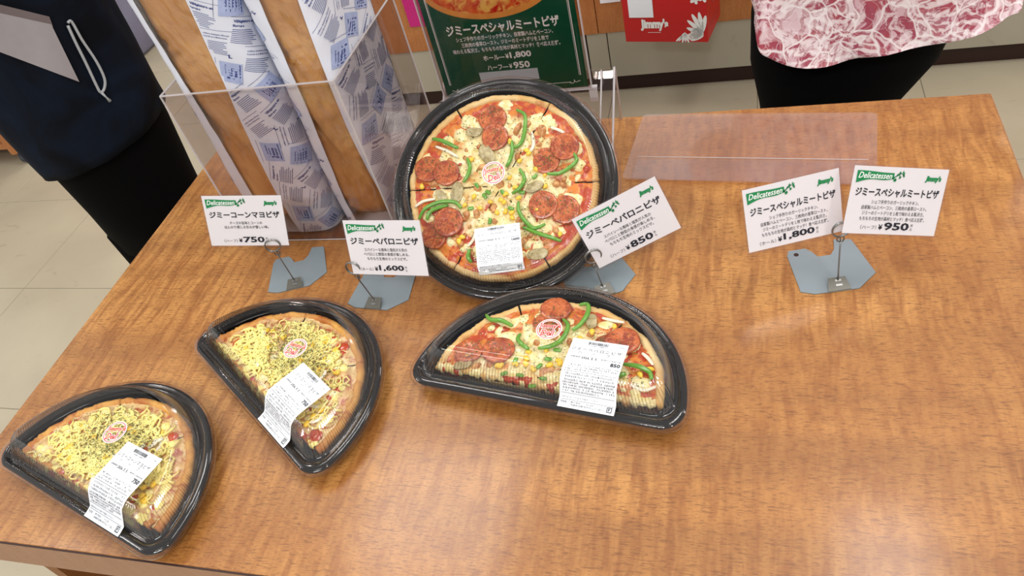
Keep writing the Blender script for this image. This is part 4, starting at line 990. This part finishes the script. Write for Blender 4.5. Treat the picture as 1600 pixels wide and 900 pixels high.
def person(loc, face, label, s, arms):
    root = thing('person', label, 'person', M=frame(loc, 0, 0, face))
    # facing -y; x to the person's left
    V = [(0, 0, .92), (0, .01, 1.10), (0, .01, 1.28), (0, .005, 1.40), (0, -.005, 1.47), (0, -.02, 1.56), (0, -.02, 1.66)]
    Rr = [(.11, .09), (.10, .085), (.13, .09), (.10, .07), (.052, .052), (.078, .088), (.06, .07)]; E = [(i, i + 1) for i in range(6)]
    for sg in (-1, 1):
        b = len(V); V += [(sg * .055, 0, .82), (sg * .055, -.005, .48), (sg * .055, .01, .10), (sg * .055, -.10, .035)]; Rr += [.06, .045, .033, (.03, .025)]; E += [(0, b), (b, b + 1), (b + 1, b + 2), (b + 2, b + 3)]
        b = len(V); A = arms[0 if sg < 0 else 1]; V += [(sg * .17, .01, 1.37)] + [tuple(a) for a in A]; Rr += [.052, .040, .026, .030]; E += [(2, b), (b, b + 1), (b + 1, b + 2), (b + 2, b + 3)]
        h0 = Vector(A[2]); d = (h0 - Vector(A[1])).normalized(); sd_ = d.cross(Vector((0, 1, .2))).normalized()
        for q_ in range(5):
            off = (q_ - 1.5) * .017 if q_ < 4 else -.04; ln = (.075, .085, .08, .062, .05)[q_]
            a0 = h0 + sd_ * off * .7; a1 = h0 + sd_ * off + d * ln * .55; a2 = h0 + sd_ * off * .95 + d * ln + Vector((0, -.012, 0))
            c__ = len(V); V += [tuple(a0 + d * .01), tuple(a1), tuple(a2)]; Rr += [.010, .0085, .007]; E += [(b + 3, c__), (c__, c__ + 1), (c__ + 1, c__ + 2)]
    body = skin_body(root, [(x * s, y * s, z * s) for x, y, z in V], E, [(r[0] * s, r[1] * s) if isinstance(r, tuple) else r * s for r in Rr])
    f_ = MB(); f_.rings([ering(0, -.105 * s, 1.575 * s, .001, .001, 10), ering(0, -.118 * s, 1.585 * s, .012 * s, .02 * s, 10), ering(0, -.10 * s, 1.62 * s, .006 * s, .015 * s, 10)], True, True, True); f_.obj('nose', M['skin'], root, True)
    for sg in (-1, 1):
        for nm, mt, x, y, z, r in (('eye', 'eye', .032, -.098, 1.615, .011), ('ear', 'skin', .082, -.01, 1.60, .022)):
            bm = bmesh.new(); bmesh.ops.create_icosphere(bm, subdivisions=2, radius=r * s, matrix=Matrix.Translation((sg * x * s, y * s, z * s))); me = bpy.data.meshes.new(nm); bm.to_mesh(me); bm.free(); mobj(nm, me, M[mt], root)
    MB().tube([(-.024 * s, -.102 * s, 1.55 * s), (0, -.108 * s, 1.547 * s), (.024 * s, -.102 * s, 1.55 * s)], .005 * s, 8).obj('mouth', M['lip'], root, True)
    h_ = MB(); h_.rings([ering(0, .02 * s, z * s, rx * s, ry * s, 28, wob=.06) for z, rx, ry in ((1.53, .075, .085), (1.60, .094, .10), (1.67, .093, .105), (1.72, .072, .082), (1.745, .03, .035))], True, True, True); h_.obj('hair', M['hair'], root, True)
    for sg in (-1, 1):
        MB().bbox((sg * .055 * s - .045, -.17 * s, 0), (sg * .055 * s + .045, .07 * s, .07), .025, seg=3).obj('shoe', M['trouser'], root, True)
    return root

# person in navy, left of the table
pl_ = person((-.40, .14, 0), R_(20), 'person in a dark navy jacket and black trousers standing left of the table', .97, [[(-.23, .0, 1.19), (-.12, -.19, 1.22), (-.05, -.22, 1.24)], [(.23, .0, 1.19), (.12, -.19, 1.18), (.05, -.22, 1.18)]])
PLM = pl_.matrix_world.inverted()
def loc_rings(rs, MM): return [[MM @ Vector(p) for p in r] for r in rs]
tr = MB(); tr.rings(loc_rings([ering(-.42, .15, .40, .125, .105), ering(-.415, .15, .52, .13, .115), ering(-.405, .145, .66, .14, .13), ering(-.40, .14, .80, .145, .135), ering(-.40, .14, .95, .14, .12)], PLM), True, True, True)
for sy_ in (-1, 1):
    tr.rings(loc_rings([ering(-.402 + sy_ * .050, .14 + sy_ * .018, z, r, r * .9, 24, wob=.05) for z, r in ((.06, .062), (.2, .066), (.35, .078), (.44, .080))], PLM), True, True, True)
tr.obj('trousers', M['trouser'], pl_, True)
jk = MB(); jr = []
for k in range(40):
    z = .680 + .775 * k / 39; q_ = k / 39
    rx = .150 + .035 * math.sin(q_ * PI * .8) + (.05 * max(0, q_ - .5)); ry = .142 + .03 * q_
    if q_ > .86: rx *= 1 - (q_ - .86) * 3.6; ry *= 1 - (q_ - .86) * 3.2
    jr.append(ering(-.40 - .01 * q_, .135 + .01 * q_, z, rx, ry, 60, .3, zf=(lambda t, q_=q_: (.022 * math.cos(t - .1) - .008) * (1 - q_)), wob=.05 + .03 * math.sin(z * 23), seed=4))
inner = [[(-.40 + (p[0] + .40) * .96, .135 + (p[1] - .135) * .96, p[2] + .004) for p in jr[0]]]
jk.rings(loc_rings(inner + jr, PLM), True, False, True); jko = jk.obj('jacket', M['navy'], pl_, True)
for A in (((-.56, .08, 1.33), (-.61, .06, 1.15), (-.47, -.08, 1.18)), ((-.24, .20, 1.33), (-.18, .22, 1.15), (-.23, -.01, 1.14))):
    MB().tube(catmull([PLM @ Vector(a) for a in A], 8), [.068 - .0014 * i for i in range(17)], 16).obj('sleeve', M['navy'], pl_, True)
from mathutils.bvhtree import BVHTree
bv = BVHTree.FromPolygons([tuple(v_.co) for v_ in jko.data.vertices], [tuple(p.vertices) for p in jko.data.polygons])
def on_jacket(px, py, lift):
    o = PLM @ CAM; d = (PLM.to_3x3() @ ray(px, py)).normalized(); h, n_, i_, ds = bv.ray_cast(o, d)
    return (h - d * lift) if h else None
def panel(name, poly, mat, lift=.004, n=14):
    mb = MB(); a, b, c__, d = poly; grid = []
    for j in range(n + 1):
        for i in range(n + 1):
            u, v_ = i / n, j / n
            px = (a[0] * (1 - u) + b[0] * u) * (1 - v_) + (d[0] * (1 - u) + c__[0] * u) * v_; py = (a[1] * (1 - u) + b[1] * u) * (1 - v_) + (d[1] * (1 - u) + c__[1] * u) * v_
            grid.append(on_jacket(px, py, lift))
    vs_ = [g_ if g_ else Vector((0, 0, -9)) for g_ in grid]; ok = [g_ is not None for g_ in grid]
    fs = [f for f in [(j * (n + 1) + i, j * (n + 1) + i + 1, (j + 1) * (n + 1) + i + 1, (j + 1) * (n + 1) + i) for j in range(n) for i in range(n)] if all(ok[k] for k in f)]
    used = sorted({k for f in fs for k in f}); mp = {k: q_ for q_, k in enumerate(used)}
    if used: mb.add([vs_[k] for k in used], [tuple(mp[k] for k in f) for f in fs]); return mb.obj(name, mat, pl_, True)
panel('white_panel', [(-70, 5), (80, 38), (124, 128), (-70, 55)], plain('pale_cloth', '9C9698', .7), .004)
panel('panel_trim', [(-70, -10), (77, 26), (83, 42), (-70, 8)], plain('grey_cloth', '6E6262', .7), .0035)
lp = [(106, 36), (112, 34), (128, 62), (150, 95), (163, 122), (163, 138), (157, 144), (150, 132), (134, 98), (118, 66), (106, 40)]
l3 = [on_jacket(x, y, .006) for x, y in lp]
if all(l3):
    zp = MB(); zp.tube(catmull(l3, 4), .0026, 8); zp.tube([on_jacket(158, 144, .006), on_jacket(166, 152, .006), on_jacket(172, 158, .006)], [.003, .0016, .0034], 8); zp.obj('zip_pull', plain('grey_cord', 'A9ADB0', .5), pl_, True, label='long pale grey loop on the jacket')

# person in the floral shirt, behind the table
pr_ = person((1.043, .33, 0), R_(-8), 'person in a red and white floral shirt and black trousers behind the table', .93, [[(-.22, .02, 1.15), (-.20, -.12, 1.10), (-.15, -.2, 1.12)], [(.24, .02, 1.15), (.22, -.12, 1.10), (.17, -.2, 1.12)]])
PRM = pr_.matrix_world.inverted()
tr = MB(); tr.rings(loc_rings([ering(1.04, .33, .38, .10, .095), ering(1.035, .33, .46, .108, .10), ering(1.04, .325, .53, .122, .115), ering(1.058, .325, .61, .155, .128), ering(1.072, .33, .70, .168, .118), ering(1.085, .34, .82, .16, .11), ering(1.085, .34, .95, .14, .10)], PRM), True, True, True)
for sx_ in (-1, 1):
    tr.rings(loc_rings([ering(1.043 + sx_ * .051, .33 - sx_ * .007, z, r, r, 24, wob=.05) for z, r in ((.06, .055), (.2, .058), (.32, .066), (.40, .072))], PRM), True, True, True)
tr.obj('trousers', M['trouser'], pr_, True)
hem = [PZ(*q_[:2], q_[2]) for q_ in ((1178, 66, .73), (1184, 84, .71), (1200, 92, .70), (1235, 101, .69), (1290, 106, .69), (1340, 92, .70), (1400, 81, .705), (1462, 72, .71), (1530, 50, .72), (1575, 28, .735), (1606, 2, .75))]
hc = Vector((1.10, .34, .72))
back = [hc + Vector((.235 * math.cos(t), .17 * math.sin(t), .03)) for t in [PI * (i + 1) / 12 * .9 + .12 for i in range(10)]]
ring0 = catmull(hem + back + [hem[0]], 4)[:-1]; n0 = len(ring0); rr = []
for k in range(26):
    q_ = k / 25; z = .72 + .66 * q_; ring = []
    for i, p in enumerate(ring0):
        t = math.atan2(p.y - hc.y, p.x - hc.x); sx1, sy1 = .235, .165
        tx, ty = 1.10 + sx1 * math.cos(t), .335 + sy1 * math.sin(t)
        f = min(1, q_ * 2.2); f = f * f * (3 - 2 * f); shr = 1 if q_ < .84 else 1 - (q_ - .84) * 3.4
        x = p.x * (1 - f) + tx * f; y = p.y * (1 - f) + ty * f; fold = .006 * math.sin(t * 11 + 1.5 * math.sin(z * 9)) * (1 - .6 * q_)
        x = 1.10 + (x - 1.10) * shr + fold * math.cos(t); y = .335 + (y - .335) * shr + fold * math.sin(t)
        ring.append((x, y, p.z * (1 - q_) + z * q_ if k else p.z))
    rr.append(ring)
sh = MB(); sh.rings(loc_rings(rr, PRM), True, False, True); sh.obj('shirt', M['shirt'], pr_, True)
for A in (((.90, .35, 1.26), (.86, .36, 1.16), (.85, .33, 1.06)), ((1.27, .31, 1.26), (1.30, .29, 1.16), (1.29, .25, 1.06))):
    MB().tube(catmull([PRM @ Vector(a) for a in A], 8), [.07] * 17, 18).obj('sleeve', M['shirt'], pr_, True)
